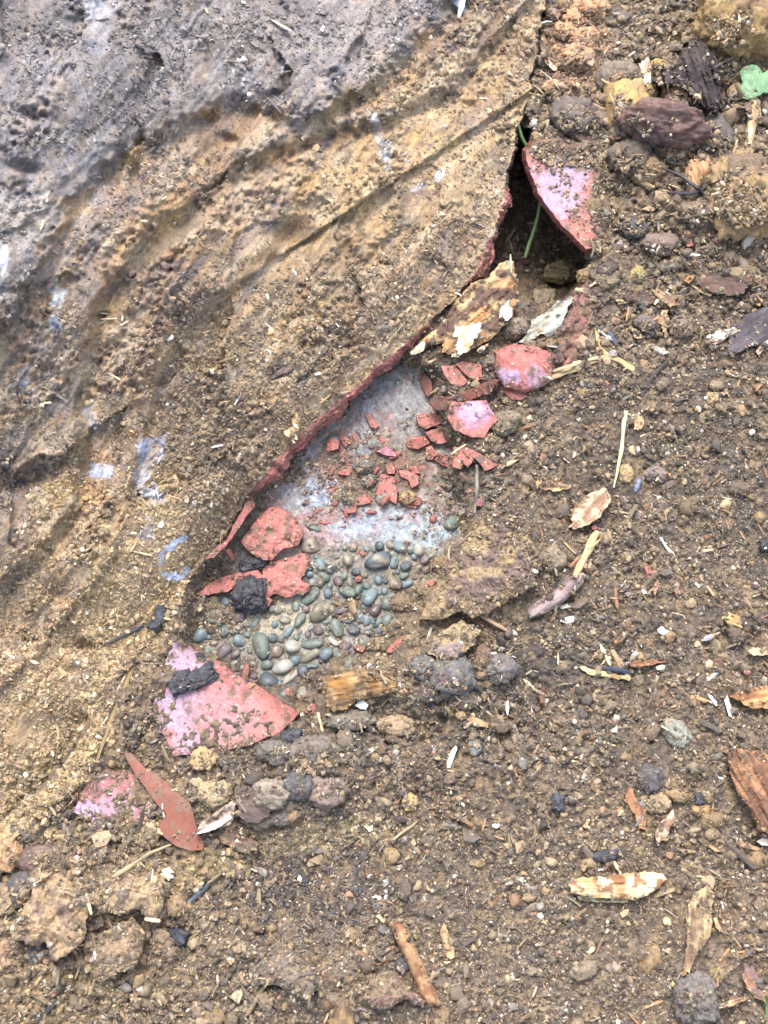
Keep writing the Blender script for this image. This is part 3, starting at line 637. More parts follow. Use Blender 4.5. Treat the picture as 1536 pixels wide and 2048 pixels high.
concrete = mesh_obj('concrete_bed', pt(Uc, Vc, Hc).reshape(-1, 3), grid_faces(len(cv_), len(cu_))[:, ::-1], M['conc'], Cc.reshape(-1, 3))
tag(concrete, 'sunken bed of pale grey concrete set with rounded pebbles, bared under the broken slab edge', 'concrete', kind='thing')
stamp(350, 985, 690, 1455, lambda U, V: (Hconc(U, V) > Hground(U, V)), Hconc, 0.11)
for b_, d_ in (((745, 945, 135, 70, 3), .8), ((425, 1235, 80, 60, 0), .7), ((860, 1150, 40, 90, 20), .6), ((500, 1000, 26, 60, 35), .7), ((900, 1010, 40, 80, 0), .6), ((790, 1010, 40, 16, 0), .5), ((640, 1010, 40, 20, -20), .4)):
    q_ = np.sqrt(blob(_gu, _gv, b_)) + .5 * fbm2(_gu / 26, _gv / 26, 117, 3); DENS[(q_ < 1) & ~np.isnan(TOP)] = d_
PC = {'b': (106, 122, 125), 'g': (100, 112, 101), 'd': (76, 84, 89), 'o': (118, 112, 92), 'p': (98, 84, 86), 'w': (146, 148, 138), 'r': (112, 96, 82)}
P1 = [(155, 470, 95, 65, -45, 'b'), (145, 290, 65, 55, 0, 'g'), (405, 425, 70, 50, -70, 'g'), (550, 520, 72, 62, 20, 'b'), (770, 560, 152, 85, 72, 'g'), (640, 455, 35, 32, 0, 'b'), (910, 495, 58, 48, 10, 'd'), (1060, 425, 75, 42, -50, 'b'),
      (1175, 310, 95, 45, -60, 'g'), (1020, 305, 65, 38, 5, 'o'), (955, 205, 45, 45, 0, 'o'), (1130, 170, 50, 58, 0, 'g'), (560, 270, 85, 65, -60, 'p'), (715, 325, 75, 35, -70, 'g'), (400, 630, 105, 65, -55, 'p'), (515, 655, 55, 50, -50, 'p'),
      (945, 630, 75, 60, -40, 'r'), (1095, 575, 78, 75, 0, 'w'), (1295, 555, 115, 52, -3, 'g'), (1285, 680, 115, 48, -32, 'o'), (1440, 650, 85, 65, -30, 'b'), (1365, 415, 60, 48, 20, 'p'), (840, 765, 65, 55, 0, 'g'), (1000, 790, 105, 72, -20, 'w'),
      (850, 925, 105, 85, 20, 'd'), (1075, 895, 110, 48, -38, 'w'), (1125, 725, 55, 55, 0, 'b'), (1310, 775, 60, 30, 0, 'g'), (1480, 800, 75, 55, 0, 'p'), (1020, 1065, 80, 75, 30, 'd'), (1230, 1040, 115, 85, -40, 'o'), (480, 770, 80, 40, -30, 'g'),
      (545, 830, 85, 50, -45, 'b'), (225, 635, 40, 40, 0, 'g'), (415, 110, 65, 40, 60, 'b'), (1390, 225, 130, 85, -45, 'o'), (790, 165, 30, 25, 0, 'w'), (1210, 830, 66, 66, 0, 'd'), (885, 1040, 25, 25, 0, 'b'), (1370, 1080, 60, 50, 0, 'g'), (545, 385, 35, 30, 0, 'r'),
      (60, 200, 40, 50, 0, 'b'), (300, 540, 40, 30, 0, 'o'), (610, 900, 40, 34, 10, 'o'), (700, 760, 42, 30, 20, 'o'), (1120, 990, 50, 44, 0, 'd'), (130, 600, 40, 30, 0, 'o'), (1440, 330, 40, 26, 0, 'g')]
P2 = [(205, 450, 80, 52, 70, 'b'), (1025, 280, 80, 55, 30, 'b'), (800, 420, 135, 88, -20, 'd'), (965, 430, 72, 50, -75, 'b'), (1085, 470, 60, 50, -30, 'd'), (100, 560, 40, 40, 0, 'b'), (130, 640, 38, 40, 0, 'w'), (390, 625, 60, 50, 60, 'p'), (575, 535, 55, 42, 30, 'd'),
      (480, 730, 95, 60, 30, 'g'), (605, 700, 75, 46, -70, 'g'), (705, 790, 112, 86, -65, 'b'), (430, 920, 90, 45, -30, 'p'), (445, 835, 45, 28, -10, 'o'), (595, 985, 105, 55, 40, 'b'), (380, 1105, 105, 65, 65, 'g'), (545, 1115, 70, 55, 20, 'd'), (475, 1040, 55, 28, 5, 'd'),
      (790, 1050, 62, 50, -30, 'b'), (895, 1015, 75, 50, -70, 'g'), (905, 865, 85, 75, 0, 'g'), (1020, 820, 70, 55, -30, 'g'), (1140, 1000, 110, 50, -30, 'd'), (1095, 650, 65, 45, -20, 'b'), (985, 660, 70, 55, 20, 'r'), (1215, 310, 60, 65, 0, 'w'), (1275, 400, 50, 60, 0, 'p'),
      (105, 260, 105, 80, 0, 'r'), (140, 75, 90, 40, 25, 'g'), (455, 290, 30, 28, 0, 'g'), (490, 410, 60, 65, 0, 'o'), (335, 1240, 75, 35, 40, 'w'), (455, 1310, 80, 45, -40, 'p'), (490, 1470, 55, 75, 0, 'g'), (580, 1425, 60, 35, 0, 'd'), (775, 925, 75, 52, -50, 'p'), (680, 1030, 50, 62, 0, 'b'),
      (800, 1140, 45, 50, 0, 'd'), (700, 1160, 50, 36, 0, 'd'), (290, 750, 45, 55, 0, 'b'), (105, 790, 118, 60, -40, 'g'), (865, 720, 40, 42, 0, 'b'), (1265, 640, 35, 45, 0, 'b'), (1170, 370, 36, 36, 0, 'b'), (1000, 960, 30, 28, 0, 'p'), (660, 560, 40, 30, 0, 'o'), (270, 1060, 40, 24, -20, 'r')]
PEB = [(370 + a / 5.12, 1180 + b / 5.12, c / 5.12, d / 5.12, e, f) for a, b, c, d, e, f in P1] + [(600 + a / 5.12, 1040 + b / 5.12, c / 5.12, d / 5.12, e, f) for a, b, c, d, e, f in P2]
PEB += [(905, 1045, 18, 14, -30, 'g'), (665, 880, 13, 10, 0, 'b')]
PZ = [(385, 1200), (470, 1225), (600, 1160), (640, 1090), (830, 1080), (880, 1120), (850, 1210), (740, 1330), (650, 1380), (600, 1420), (520, 1370), (440, 1320), (380, 1290)]
for _ in range(7000):
    if len(PEB) > 235: break
    a = random.uniform(4, 11); u, v = random.uniform(375, 890), random.uniform(1080, 1430)
    if sdf(PZ, np.array([u]), np.array([v]))[0] > -4 or any((u - p[0]) ** 2 + (v - p[1]) ** 2 < (.72 * (a + (p[2] + p[3]) / 2)) ** 2 for p in PEB): continue
    PEB.append((u, v, a, a * random.uniform(.55, .95), random.uniform(0, 180), random.choice('bgdoprg')))
V_, F_ = ico(3)
for k, (u, v, a, b, ang, c) in enumerate(PEB):
    s = sd(); p = V_.copy()
    p = np.sign(p) * np.abs(p) ** 0.92; p /= np.linalg.norm(p, axis=1)[:, None] ** 0.4
    p = p * (1 + 0.13 * fbm3(V_ * 0.9, s, 2))[:, None]; p[:, 1] *= 1 + 0.26 * p[:, 0] * random.uniform(-1, 1)
    q = mpp(u, v) * 1.04; a_, b_ = a * q, b * q; hz = min(a_, b_) * random.uniform(.66, .9)
    an = -math.radians(ang); x, y = p[:, 0] * a_, p[:, 1] * b_
    zc_ = float(Hconc(np.array([u]), np.array([v]))[0]) + hz * random.uniform(0.0, 0.34)
    tl = random.uniform(-.25, .25), random.uniform(-.3, .15)
    X = x * math.cos(an) - y * math.sin(an); Y = x * math.sin(an) + y * math.cos(an)
    Wp = np.stack([X, Y, p[:, 2] * hz + tl[0] * X + tl[1] * Y], 1) + pt(u, v, zc_)
    colr = L(PC[c]) * np.exp(0.10 * fbm3(V_ * 2.2, s + 4, 3))[:, None] * random.uniform(.88, 1.15)
    f = sm(0.30, 0.7, fbm3(V_ * 1.6, s + 8, 4) + (0.25 if c in 'wro' else -0.12) + (0.2 if v < 1130 else 0))[:, None] * .75
    colr = colr * (1 - f) + L(166, 152, 128) * f
    mesh_obj('pebble', Wp, F_, M['stone'], colr, concrete, True, pt(u, v, zc_ - hz), None, Wp)
    stamp(u - a, u + a, v - a, v + a, lambda U, V: blob(U, V, (u, v, a, b, ang)) < 1, lambda U, V: zc_ + hz * np.sqrt(np.clip(1 - blob(U, V, (u, v, a, b, ang)), 0, 1)), 0.10)

# ================================================================== RED SCREED: SHEETS AND SHARDS
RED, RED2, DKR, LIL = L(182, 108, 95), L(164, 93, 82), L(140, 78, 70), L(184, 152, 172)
def redfn(lilac=None, base=RED, s0=0, dirt=0.18, mud=()):
    """red body colour, a lilac tint where the old polished face is left (list of blobs), smears of mud"""
    def f(U, V, D):
        C = np.tile(base, (len(U), 1)) * np.exp(0.12 * fbm2(U / 12, V / 12, 201 + s0, 3))[:, None]
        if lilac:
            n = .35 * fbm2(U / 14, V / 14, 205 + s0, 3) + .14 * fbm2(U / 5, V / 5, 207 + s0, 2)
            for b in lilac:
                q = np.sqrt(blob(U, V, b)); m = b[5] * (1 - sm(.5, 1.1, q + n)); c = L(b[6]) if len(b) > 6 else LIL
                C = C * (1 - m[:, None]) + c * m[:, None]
        C = C * np.exp(.16 * fbm2(U / 5, V / 5, 213 + s0, 2))[:, None]
        d = sm(.35, .6, fbm2(U / 18, V / 18, 211 + s0, 4) + dirt - .12)
        for b in mud: d = np.maximum(d, 1 - sm(.6, 1.05, np.sqrt(blob(U, V, b)) + .35 * fbm2(U / 12, V / 12, 217, 3)))
        d = d[:, None] * .88
        return C * (1 - d) + L(118, 98, 80) * d
    return f
R = lambda ox, oy, s, *p: Z(ox, oy, s, p)
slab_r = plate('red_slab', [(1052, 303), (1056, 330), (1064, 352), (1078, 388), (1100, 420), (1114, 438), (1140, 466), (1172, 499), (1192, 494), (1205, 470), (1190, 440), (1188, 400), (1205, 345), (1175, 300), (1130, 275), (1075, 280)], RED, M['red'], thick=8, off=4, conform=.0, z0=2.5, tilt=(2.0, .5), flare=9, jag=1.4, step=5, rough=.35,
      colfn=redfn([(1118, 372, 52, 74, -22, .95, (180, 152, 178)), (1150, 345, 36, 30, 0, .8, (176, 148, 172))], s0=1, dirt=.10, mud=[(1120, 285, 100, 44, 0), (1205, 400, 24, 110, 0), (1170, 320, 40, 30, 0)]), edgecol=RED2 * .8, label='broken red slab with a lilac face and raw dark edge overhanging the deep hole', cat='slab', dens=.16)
stamp(1050, 1210, 265, 335, lambda U, V: (sdf([(1058, 300), (1075, 282), (1130, 276), (1175, 300), (1205, 340), (1150, 336), (1080, 330)], U, V) < -2), lambda U, V: 0.0068 + 0.00002 * (U - 1130) + 0 * V, .9)
stamp(1180, 1215, 330, 500, lambda U, V: (U > 1186), lambda U, V: 0.0085 + 0 * V, .9)
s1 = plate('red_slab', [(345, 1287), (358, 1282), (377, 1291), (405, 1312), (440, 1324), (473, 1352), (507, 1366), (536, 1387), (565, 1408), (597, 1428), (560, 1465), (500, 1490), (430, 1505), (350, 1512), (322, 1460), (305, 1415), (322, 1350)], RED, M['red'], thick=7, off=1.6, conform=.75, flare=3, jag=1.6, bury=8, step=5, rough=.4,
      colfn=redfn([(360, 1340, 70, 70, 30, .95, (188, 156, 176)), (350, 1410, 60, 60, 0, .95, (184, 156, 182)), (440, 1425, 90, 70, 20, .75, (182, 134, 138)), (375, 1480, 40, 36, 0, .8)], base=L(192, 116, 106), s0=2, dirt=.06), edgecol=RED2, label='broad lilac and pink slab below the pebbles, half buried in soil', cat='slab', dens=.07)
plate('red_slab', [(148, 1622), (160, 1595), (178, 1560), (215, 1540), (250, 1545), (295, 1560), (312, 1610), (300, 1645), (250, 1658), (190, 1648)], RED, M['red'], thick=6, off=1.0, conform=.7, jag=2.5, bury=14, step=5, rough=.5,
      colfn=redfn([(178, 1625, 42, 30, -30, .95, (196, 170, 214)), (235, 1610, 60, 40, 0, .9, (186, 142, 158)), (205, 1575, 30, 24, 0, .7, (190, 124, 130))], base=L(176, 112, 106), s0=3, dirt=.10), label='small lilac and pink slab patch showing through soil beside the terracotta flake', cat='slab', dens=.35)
plate('terracotta_flake', [(247, 1505), (262, 1506), (292, 1538), (312, 1548), (334, 1566), (360, 1590), (380, 1606), (388, 1635), (396, 1662), (408, 1688), (404, 1700), (380, 1702), (352, 1692), (322, 1668), (318, 1650), (332, 1628), (312, 1606), (294, 1580), (270, 1548)], L(156, 92, 72), M['dull_red'], thick=3.5, off=4.2, conform=.5, jag=.6, step=5, rough=.25, rs=40, tilt=(0, -1), sharp=50,
      colfn=lambda U, V, D: (lambda f, C: C * (1 - f) + L(128, 102, 82) * f)(sm(.3, .6, fbm2(U / 15, V / 15, 223, 4) + .22 * (D < 7))[:, None] * .7, np.tile(L(140, 80, 60), (len(U), 1)) * np.exp(.14 * fbm2(U / 20, V / 20, 221, 3) + .10 * fbm2((U * .6 + V * .8) / 40, (U * .8 - V * .6) / 4, 222, 2))[:, None]), label='long smooth terracotta flake, narrow at the top and broad at the foot', cat='flake', dens=.09)
plate('red_slab', [(1150, 575), (1168, 588), (1172, 640), (1160, 700), (1140, 745), (1112, 738), (1128, 680), (1142, 620)], RED2, M['red'], thick=9, off=1.5, z0=2, tilt=(6, 0), jag=3, step=4, rough=1.2, colfn=redfn(base=L(170, 104, 92), s0=4, dirt=.22), label='crumbling red slab edge smeared with soil, to the right of the white grained wood', cat='slab', dens=.25)
o5, s5 = (760, 640), 3.657
def shard(pts, label, lil=None, base=RED, k=0, cat='shard', **kw):
    a = dict(bury=2.5, thick=4.5, off=4.5, jag=1.0, step=3.6, rough=.45, rs=11, dens=.05, edgecol=base * .85, flare=1.5, cat=cat)
    a.update(kw); return plate('red_shard', pts, base, M['red'], colfn=redfn(lil, base, k, a.pop('dirt', -.02)), label=label, **a)
Q = lambda *p: Z(760, 640, 3.657, p)
shard(Q((450, 340), (550, 335), (640, 450), (600, 480), (520, 470), (470, 400)), 'flat red shard left of the V-notched one, under the pale rotten wood', k=5, off=3, thick=4)
shard(Q((555, 325), (600, 303), (735, 328), (748, 430), (715, 447), (680, 445), (640, 410), (600, 375)), 'red shard with a V-shaped notch, left of the big lilac-banded block', k=6, off=4, thick=5)
shard(Q((360, 610), (400, 560), (500, 570), (640, 520), (740, 480), (830, 440), (870, 440), (800, 540), (640, 590), (520, 610), (500, 670), (400, 655)), 'long dark red strip lying on edge between shards and smeared with mud', base=L(146, 84, 72), k=7, off=6, thick=7, tilt=(3, -14), dirt=.22, jag=1.4)
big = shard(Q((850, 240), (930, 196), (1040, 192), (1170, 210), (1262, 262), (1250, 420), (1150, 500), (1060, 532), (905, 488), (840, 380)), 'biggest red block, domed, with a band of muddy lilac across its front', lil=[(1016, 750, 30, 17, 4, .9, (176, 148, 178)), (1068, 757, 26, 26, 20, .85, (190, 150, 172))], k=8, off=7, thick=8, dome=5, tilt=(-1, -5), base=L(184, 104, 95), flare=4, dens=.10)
plate('layer', Q((872, 485), (905, 478), (1050, 530), (1075, 560), (1035, 585), (960, 580), (925, 548)), RED2, M['red'], thick=5, off=2.5, jag=.8, step=4, colfn=redfn(base=RED2 * .85, s0=9, dirt=0), parent=big)
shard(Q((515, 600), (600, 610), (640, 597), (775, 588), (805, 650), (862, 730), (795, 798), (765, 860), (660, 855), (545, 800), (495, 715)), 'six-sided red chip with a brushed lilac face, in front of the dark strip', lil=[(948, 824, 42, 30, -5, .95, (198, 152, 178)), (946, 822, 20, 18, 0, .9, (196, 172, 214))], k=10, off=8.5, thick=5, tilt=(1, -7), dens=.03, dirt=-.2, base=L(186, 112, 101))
shard(Q((265, 705), (330, 685), (490, 700), (496, 748), (405, 770), (330, 797), (280, 765)), 'long rounded red chip lying left of the six-sided chip', k=11, off=6.5, thick=5, dirt=-.2)
shard(Q((330, 820), (450, 780), (500, 800), (532, 880), (420, 910), (370, 880)), 'squarish red chip just below the long rounded one', k=12, off=4.5, thick=6, tilt=(0, -6), dirt=-.1)
shard(Q((190, 895), (250, 855), (330, 850), (360, 900), (280, 945), (200, 930)), 'wedge-shaped red chip, lowest left of the three stacked chips', k=13, off=3.5, thick=6, tilt=(2, -6), dirt=-.1, base=L(178, 98, 84))
shard(Q((335, 930), (370, 915), (425, 980), (380, 1020), (335, 1015)), 'small pink-red chip with a square corner below the wedge-shaped chip', k=14, off=3, thick=4)
shard(Q((400, 1020), (440, 975), (520, 1010), (527, 1080), (450, 1060)), 'small red chip left of the big saw-toothed red plate', k=15, off=2.5, thick=4, base=RED2)
shard(Q((540, 935), (640, 935), (740, 985), (800, 1030), (867, 1057), (820, 1085), (765, 1100), (730, 1050), (692, 1012), (660, 1050), (640, 1082), (610, 1040), (597, 1090), (535, 1075)), 'red plate with a saw-toothed lower edge, half under dark mud', k=16, off=3.5, thick=4, tilt=(0, -3), dirt=.02)
shard(Q((290, 440), (322, 388), (352, 410), (375, 450), (382, 540), (352, 562), (312, 510)), 'dark terracotta leaf-shaped flake standing on the grey concrete', base=L(140, 78, 66), k=17, off=4, thick=2, tilt=(8, 0))
Q4 = lambda *p: Z(640, 860, 4.267, p)
shard(Q4((560, 302), (610, 285), (640, 330), (640, 372), (578, 378)), 'small square red chip above the forked red chip', k=18, off=3, thick=4)
shard(Q4((515, 378), (620, 400), (655, 500), (650, 632), (600, 600), (570, 545), (480, 552), (500, 470)), 'forked red chip with mud in its notch, in the middle of the concrete', k=19, off=3.2, thick=4, dirt=.05)
shard(Q4((670, 345), (740, 350), (845, 395), (840, 462), (780, 492), (760, 430), (690, 392)), 'hooked red chip right of the forked chip', k=20, off=3, thick=4)
shard(Q4((760, 312), (820, 308), (852, 370), (790, 374)), 'tiny red chip above the hooked chip', k=21, off=2.6, thick=3)
shard(Q4((480, 182), (570, 148), (652, 208), (640, 226), (560, 215)), 'small mauve-pink chip near the top of the muddy concrete', base=L(182, 116, 128), k=22, off=2.6, thick=3)
shard(Q4((150, 372), (210, 335), (265, 352), (250, 390)), 'thin red sliver beside the round grey clod', k=23, off=2.6, thick=3)
shard(Q4((62, 150), (65, 95), (110, 60), (160, 100), (156, 160), (65, 182)), 'chunky red chip at the left of the muddy concrete', k=24, off=3.5, thick=6, dirt=-.1)
shard(Q4((175, 80), (230, 40), (262, 110), (212, 142)), 'dull red chip just right of the chunky chip', base=RED2, k=25, off=2.4, thick=3, dirt=.2)
shard(Q4((310, 640), (350, 600), (380, 550), (432, 620), (370, 636)), 'triangular red chip above the pale concrete', k=26, off=2.8, thick=4)
shard(Q4((778, 640), (800, 600), (830, 570), (866, 602), (850, 642)), 'dark red tilted chip at the edge of the pale concrete', base=RED2, k=27, off=3, thick=4, tilt=(4, -4))
shard(Q4((720, 650), (760, 640), (830, 650), (815, 668)), 'thin red chip lying on the pale concrete', k=28, off=2, thick=2)
shard(Q4((230, 690), (320, 650), (302, 700), (240, 706)), 'brick-red sliver beside the olive soil crumbs', base=L(178, 100, 78), k=29, off=2.4, thick=3)
shard(Q4((1330, 585), (1365, 580), (1395, 620), (1380, 650), (1340, 645)), 'round dark red chip in the mud right of the concrete', base=L(140, 82, 74), k=30, off=2.2, thick=4)
shard(Z(512, 512, 3, [(655, 952), (690, 945), (706, 990), (738, 1020), (715, 1034), (690, 1028)]), 'stepped red chip on the grey concrete under the slab edge', k=31, off=2.6, thick=4)
Q3 = lambda *p: Z(380, 980, 5.486, p)
shard(Q3((640, 20), (688, 18), (682, 105), (722, 150), (700, 200), (640, 255), (560, 385), (430, 565), (380, 625), (260, 742), (168, 762), (280, 640), (400, 560), (480, 380), (590, 200)), 'narrow red strip leaning on the muddy slab foot, above the large rough red block', base=L(160, 94, 86), k=32, off=4.5, z0=-2, thick=6, tilt=(-6, 3), dirt=.08, jag=1.1)
shard(Q3((790, 850), (870, 790), (950, 762), (1080, 738), (1200, 705), (1300, 690), (1318, 780), (1300, 850), (1210, 980), (1308, 1040), (1318, 1100), (1240, 1160), (1170, 1150), (1060, 1182), (930, 1140), (860, 1180), (905, 1210), (862, 1275), (772, 1210), (800, 1120), (800, 990)), 'rough crumbly red block below the large one, glinting with grit', k=33, off=3.5, thick=6, rough=1.1, rs=9, dome=2.0, dirt=.10, step=4, jag=1.6, base=L(188, 112, 100))
shard(Q3((60, 1150), (200, 1040), (300, 985), (450, 930), (640, 890), (745, 880), (800, 960), (640, 985), (490, 1050), (430, 1112), (260, 1135), (120, 1162)), 'tapering red sliver pointing left under the black charcoal', k=34, off=4.5, thick=5, rough=.5, dirt=.02, base=L(188, 108, 97))
shard(Q3((555, 560), (600, 490), (650, 430), (730, 330), (800, 260), (880, 200), (960, 195), (1060, 240), (1130, 290), (1190, 360), (1242, 490), (1192, 600), (1120, 625), (1040, 640), (980, 680), (930, 722), (890, 765), (800, 772), (700, 710), (620, 640)), 'large rough red block, highest beside the pebbles, with soil on its top', k=35, off=6, thick=8, rough=1.8, rs=15, dome=1.2, dirt=.2, step=4.5, jag=1.4, flare=2.5, base=L(190, 114, 102), dens=.16)
shard(Q3((378, 650), (450, 648), (488, 770), (458, 772)), 'small pointed red chip between the leaning strip and the large block', k=36, off=3, thick=4)
for pts, lb in ((Z(600, 1040, 5.12, [(555, 1300), (620, 1275), (668, 1310), (640, 1352), (590, 1340)]), 'bright red chip lying at the lower edge of the pebbles'),
                (Z(600, 1040, 5.12, [(715, 1235), (760, 1220), (795, 1245), (740, 1275)]), 'small red chip above the bright chip at the pebbles'),
                (Z(600, 1040, 5.12, [(568, 590), (605, 568), (638, 595), (610, 632), (575, 630)]), 'tiny red chip lying among the middle pebbles'),
                (Z(600, 1040, 5.12, [(612, 335), (650, 305), (668, 350), (640, 368)]), 'tiny red chip left of the largest blue-grey pebble'),
                (Z(600, 1040, 5.12, [(1060, 775), (1090, 760), (1105, 790), (1080, 805)]), 'tiny red chip on the right-hand pebbles beside brown mud'),
                (Z(600, 1040, 5.12, [(1290, 640), (1350, 615), (1400, 625), (1340, 690), (1290, 705)]), 'dull red chip tucked under the mud right of the pebbles'),
                (Z(370, 1180, 5.12, [(1245, 1220), (1290, 1160), (1335, 1180), (1345, 1220), (1290, 1260), (1240, 1255)]), 'rounded red chip at the tip of the lilac slab'),
                (Z(370, 1180, 5.12, [(590, 880), (610, 770), (650, 765), (655, 850), (620, 920)]), 'upright red chip between pebbles and the lilac slab'),
                (Z(370, 1180, 5.12, [(1020, 1025), (1060, 1005), (1098, 1050), (1070, 1085), (1040, 1070)]), 'tiny pink chip lying on a dark pebble'),
                (Z(1024, 1024, 3, [(790, 325), (860, 315), (865, 355), (820, 400), (805, 360)]), 'lone pink-red chip on the dark soil at the right'),
                (Z(1024, 1024, 3, [(480, 85), (500, 75), (515, 100), (485, 110)]), 'tiny red chip below the pale fibrous chunk'),
                (Z(1024, 512, 3, [(530, 780), (570, 740), (582, 765), (550, 792)]), 'thin red sliver on the soil under the forked root'),
                (Z(1024, 0, 3, [(1030, 1420), (1075, 1425), (1090, 1470), (1050, 1480)]), 'dull red crumb in the brown mud below the twigs'),
                (Z(600, 1040, 5.12, [(880, 1350), (960, 1260), (1060, 1190), (1100, 1200), (1010, 1300), (930, 1360)]), 'long rusty red flake in the mud below the pebbles')):
    _sd[0] += 1; shard(pts, lb, k=40 + _sd[0] % 97, off=2.6, thick=3.5, step=3.5, base=RED * random.uniform(.8, 1.05), dirt=0)
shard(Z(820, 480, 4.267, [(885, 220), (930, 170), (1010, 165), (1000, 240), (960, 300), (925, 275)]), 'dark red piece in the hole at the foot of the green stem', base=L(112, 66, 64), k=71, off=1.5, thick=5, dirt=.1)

# ================================================================== WOOD
PALE, TAN, ORG, BRN, DBR = L(214, 200, 170), L(186, 158, 116), L(190, 138, 88), L(126, 98, 80), L(84, 66, 58)
def woodfn(a, b, th=0.0, sc=22, s0=0, c=None):
    def f(U, V, D):
        n = sm(-.15, .25, fbm2(U / sc, V / sc, 301 + s0, 4) + th)[:, None]
        C = np.tile(a, (len(U), 1)) * (1 - n) + b * n
        if c is not None:
            m = sm(.18, .35, fbm2(U / (sc * .7), V / (sc * .7), 333 + s0, 4))[:, None] * .9; C = C * (1 - m) + c * m
        return C
    return f
def wood(name, pts, label, cat, grain, a, b, **kw):
    k = dict(bury=3, thick=4, off=3.4, jag=2.4, step=4.5, rough=.5, gamp=.5, dens=.10, sharp=40); k.update(kw)
    th = k.pop('th', 0.0); sc = k.pop('sc', 22); c = k.pop('c', None)
    return plate(name, pts, a, M['wood'], grain=grain, colfn=woodfn(a, b, th, sc, sd() % 91, c), label=label, cat=cat, **k)
W5 = Z(820, 480, 4.267, [(0, 960), (60, 900), (170, 800), (240, 740), (330, 640), (360, 560), (470, 440), (520, 380), (600, 340), (680, 310), (760, 210), (850, 170), (890, 200), (900, 300), (930, 330), (905, 430), (945, 520), (870, 570), (880, 640), (800, 715), (770, 780), (690, 850), (560, 920), (420, 1000), (360, 985), (290, 970), (270, 880), (180, 900), (60, 980)])
rw = wood('rotten_wood', W5, 'large flaking piece of rotten wood, cream and orange, wedged under the slab edge', 'wood', -38, L(190, 160, 112), L(202, 146, 92), thick=9, off=9, z0=-2, tilt=(1.0, -4), jag=2.0, gamp=.7, rough=1.2, dome=3, c=L(92, 66, 60), sc=30, dens=.08)
plate('flake', Z(820, 480, 4.267, [(375, 750), (480, 730), (610, 690), (600, 780), (545, 850), (520, 930), (420, 985), (400, 960), (395, 860), (390, 800)]), L(226, 220, 198), M['wood'], thick=1.6, off=14.5, z0=-1, tilt=(1, -4), jag=3.2, step=3, grain=-38, gamp=.3, rough=.4, parent=rw, colfn=woodfn(L(224, 218, 196), L(196, 168, 124), -.25, 14), dens=.04)
plate('flake', Z(820, 480, 4.267, [(770, 600), (830, 520), (870, 570), (868, 650), (800, 715), (765, 640)]), L(236, 234, 222), M['wood'], thick=1.4, off=14, z0=-1, tilt=(1, -4), jag=2.8, step=3, grain=-60, gamp=.2, rough=.3, parent=rw, colfn=woodfn(L(238, 236, 226), L(214, 200, 172), -.35, 12), dens=.02)
plate('flake', Z(820, 480, 4.267, [(10, 955), (90, 870), (135, 900), (110, 950), (40, 985)]), L(206, 196, 168), M['wood'], thick=1.4, off=12, z0=-1, tilt=(1, -4), jag=2.0, step=3, grain=-40, gamp=.2, rough=.3, parent=rw, colfn=woodfn(L(206, 196, 166), L(184, 150, 100), -.2, 12), dens=.02)
wood('rotten_wood', Z(820, 480, 4.267, [(980, 830), (1040, 690), (1180, 610), (1215, 560), (1390, 475), (1360, 560), (1320, 640), (1300, 720), (1240, 780), (1190, 815), (1120, 800), (1060, 835), (960, 880), (870, 905), (930, 860)]), 'bleached silvery wood with splintered grain, bridging the hole beside the red slab edge', 'wood', -33, L(214, 212, 198), L(186, 178, 154), thick=5, off=9, z0=-3, jag=3.0, gamp=1.1, tilt=(1, -6), sc=14, dens=.03)
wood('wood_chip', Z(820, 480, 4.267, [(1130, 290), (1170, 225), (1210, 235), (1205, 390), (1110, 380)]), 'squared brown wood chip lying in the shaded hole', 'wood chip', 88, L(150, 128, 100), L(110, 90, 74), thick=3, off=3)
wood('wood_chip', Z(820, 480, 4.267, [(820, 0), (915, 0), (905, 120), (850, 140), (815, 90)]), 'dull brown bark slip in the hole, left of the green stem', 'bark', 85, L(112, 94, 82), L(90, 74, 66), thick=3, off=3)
wood('wood_chip', Z(820, 480, 4.267, [(578, 945), (600, 910), (650, 895), (640, 935), (600, 960)]), 'tiny cream wood curl above the notched red shard', 'wood chip', -30, L(228, 220, 190), L(206, 188, 150), thick=1.5, off=5)
wood('wood_chip', Z(820, 480, 4.267, [(350, 975), (380, 955), (420, 975), (428, 1005), (390, 998), (355, 1000)]), 'small ragged cream chip at the lower tip of the rotten wood', 'wood chip', 0, L(232, 222, 190), L(214, 198, 160), thick=2, off=6)
big_c = [(1140, 1765), (1150, 1758), (1175, 1755), (1230, 1750), (1290, 1743), (1318, 1745), (1336, 1758), (1318, 1772), (1298, 1788), (1270, 1800), (1215, 1797), (1160, 1790), (1143, 1785)]
bc = wood('wood_chip', big_c, 'largest pale cream wood chip with a pitted face and splintered right end', 'wood chip', -3, L(222, 204, 160), L(200, 166, 112), thick=4.5, off=6.5, jag=2.0, gamp=.6, dome=2, c=L(150, 96, 62), th=-.2, sc=20, dens=.02)
plate('splinter', [(1156, 1792), (1200, 1795), (1270, 1799), (1268, 1805), (1200, 1805), (1158, 1799)], L(196, 188, 150), M['wood'], thick=2, off=3.5, grain=1, gamp=.4, jag=1.2, step=3.5, parent=bc, colfn=woodfn(L(200, 192, 156), L(140, 116, 84), -.1, 10))
stick = [(780, 1845), (800, 1838), (815, 1850), (826, 1880), (838, 1910), (855, 1950), (870, 1980), (882, 2008), (858, 2014), (838, 1985), (826, 1955), (812, 1920), (794, 1885)]
wood('stick', stick, 'thick orange-brown stick with a rounded back, lying alone on grey soil near the bottom', 'stick', 66, L(190, 148, 104), L(160, 112, 76), thick=5, off=5.5, dome=4, jag=1.2, gamp=.5, sharp=70, th=-.05)
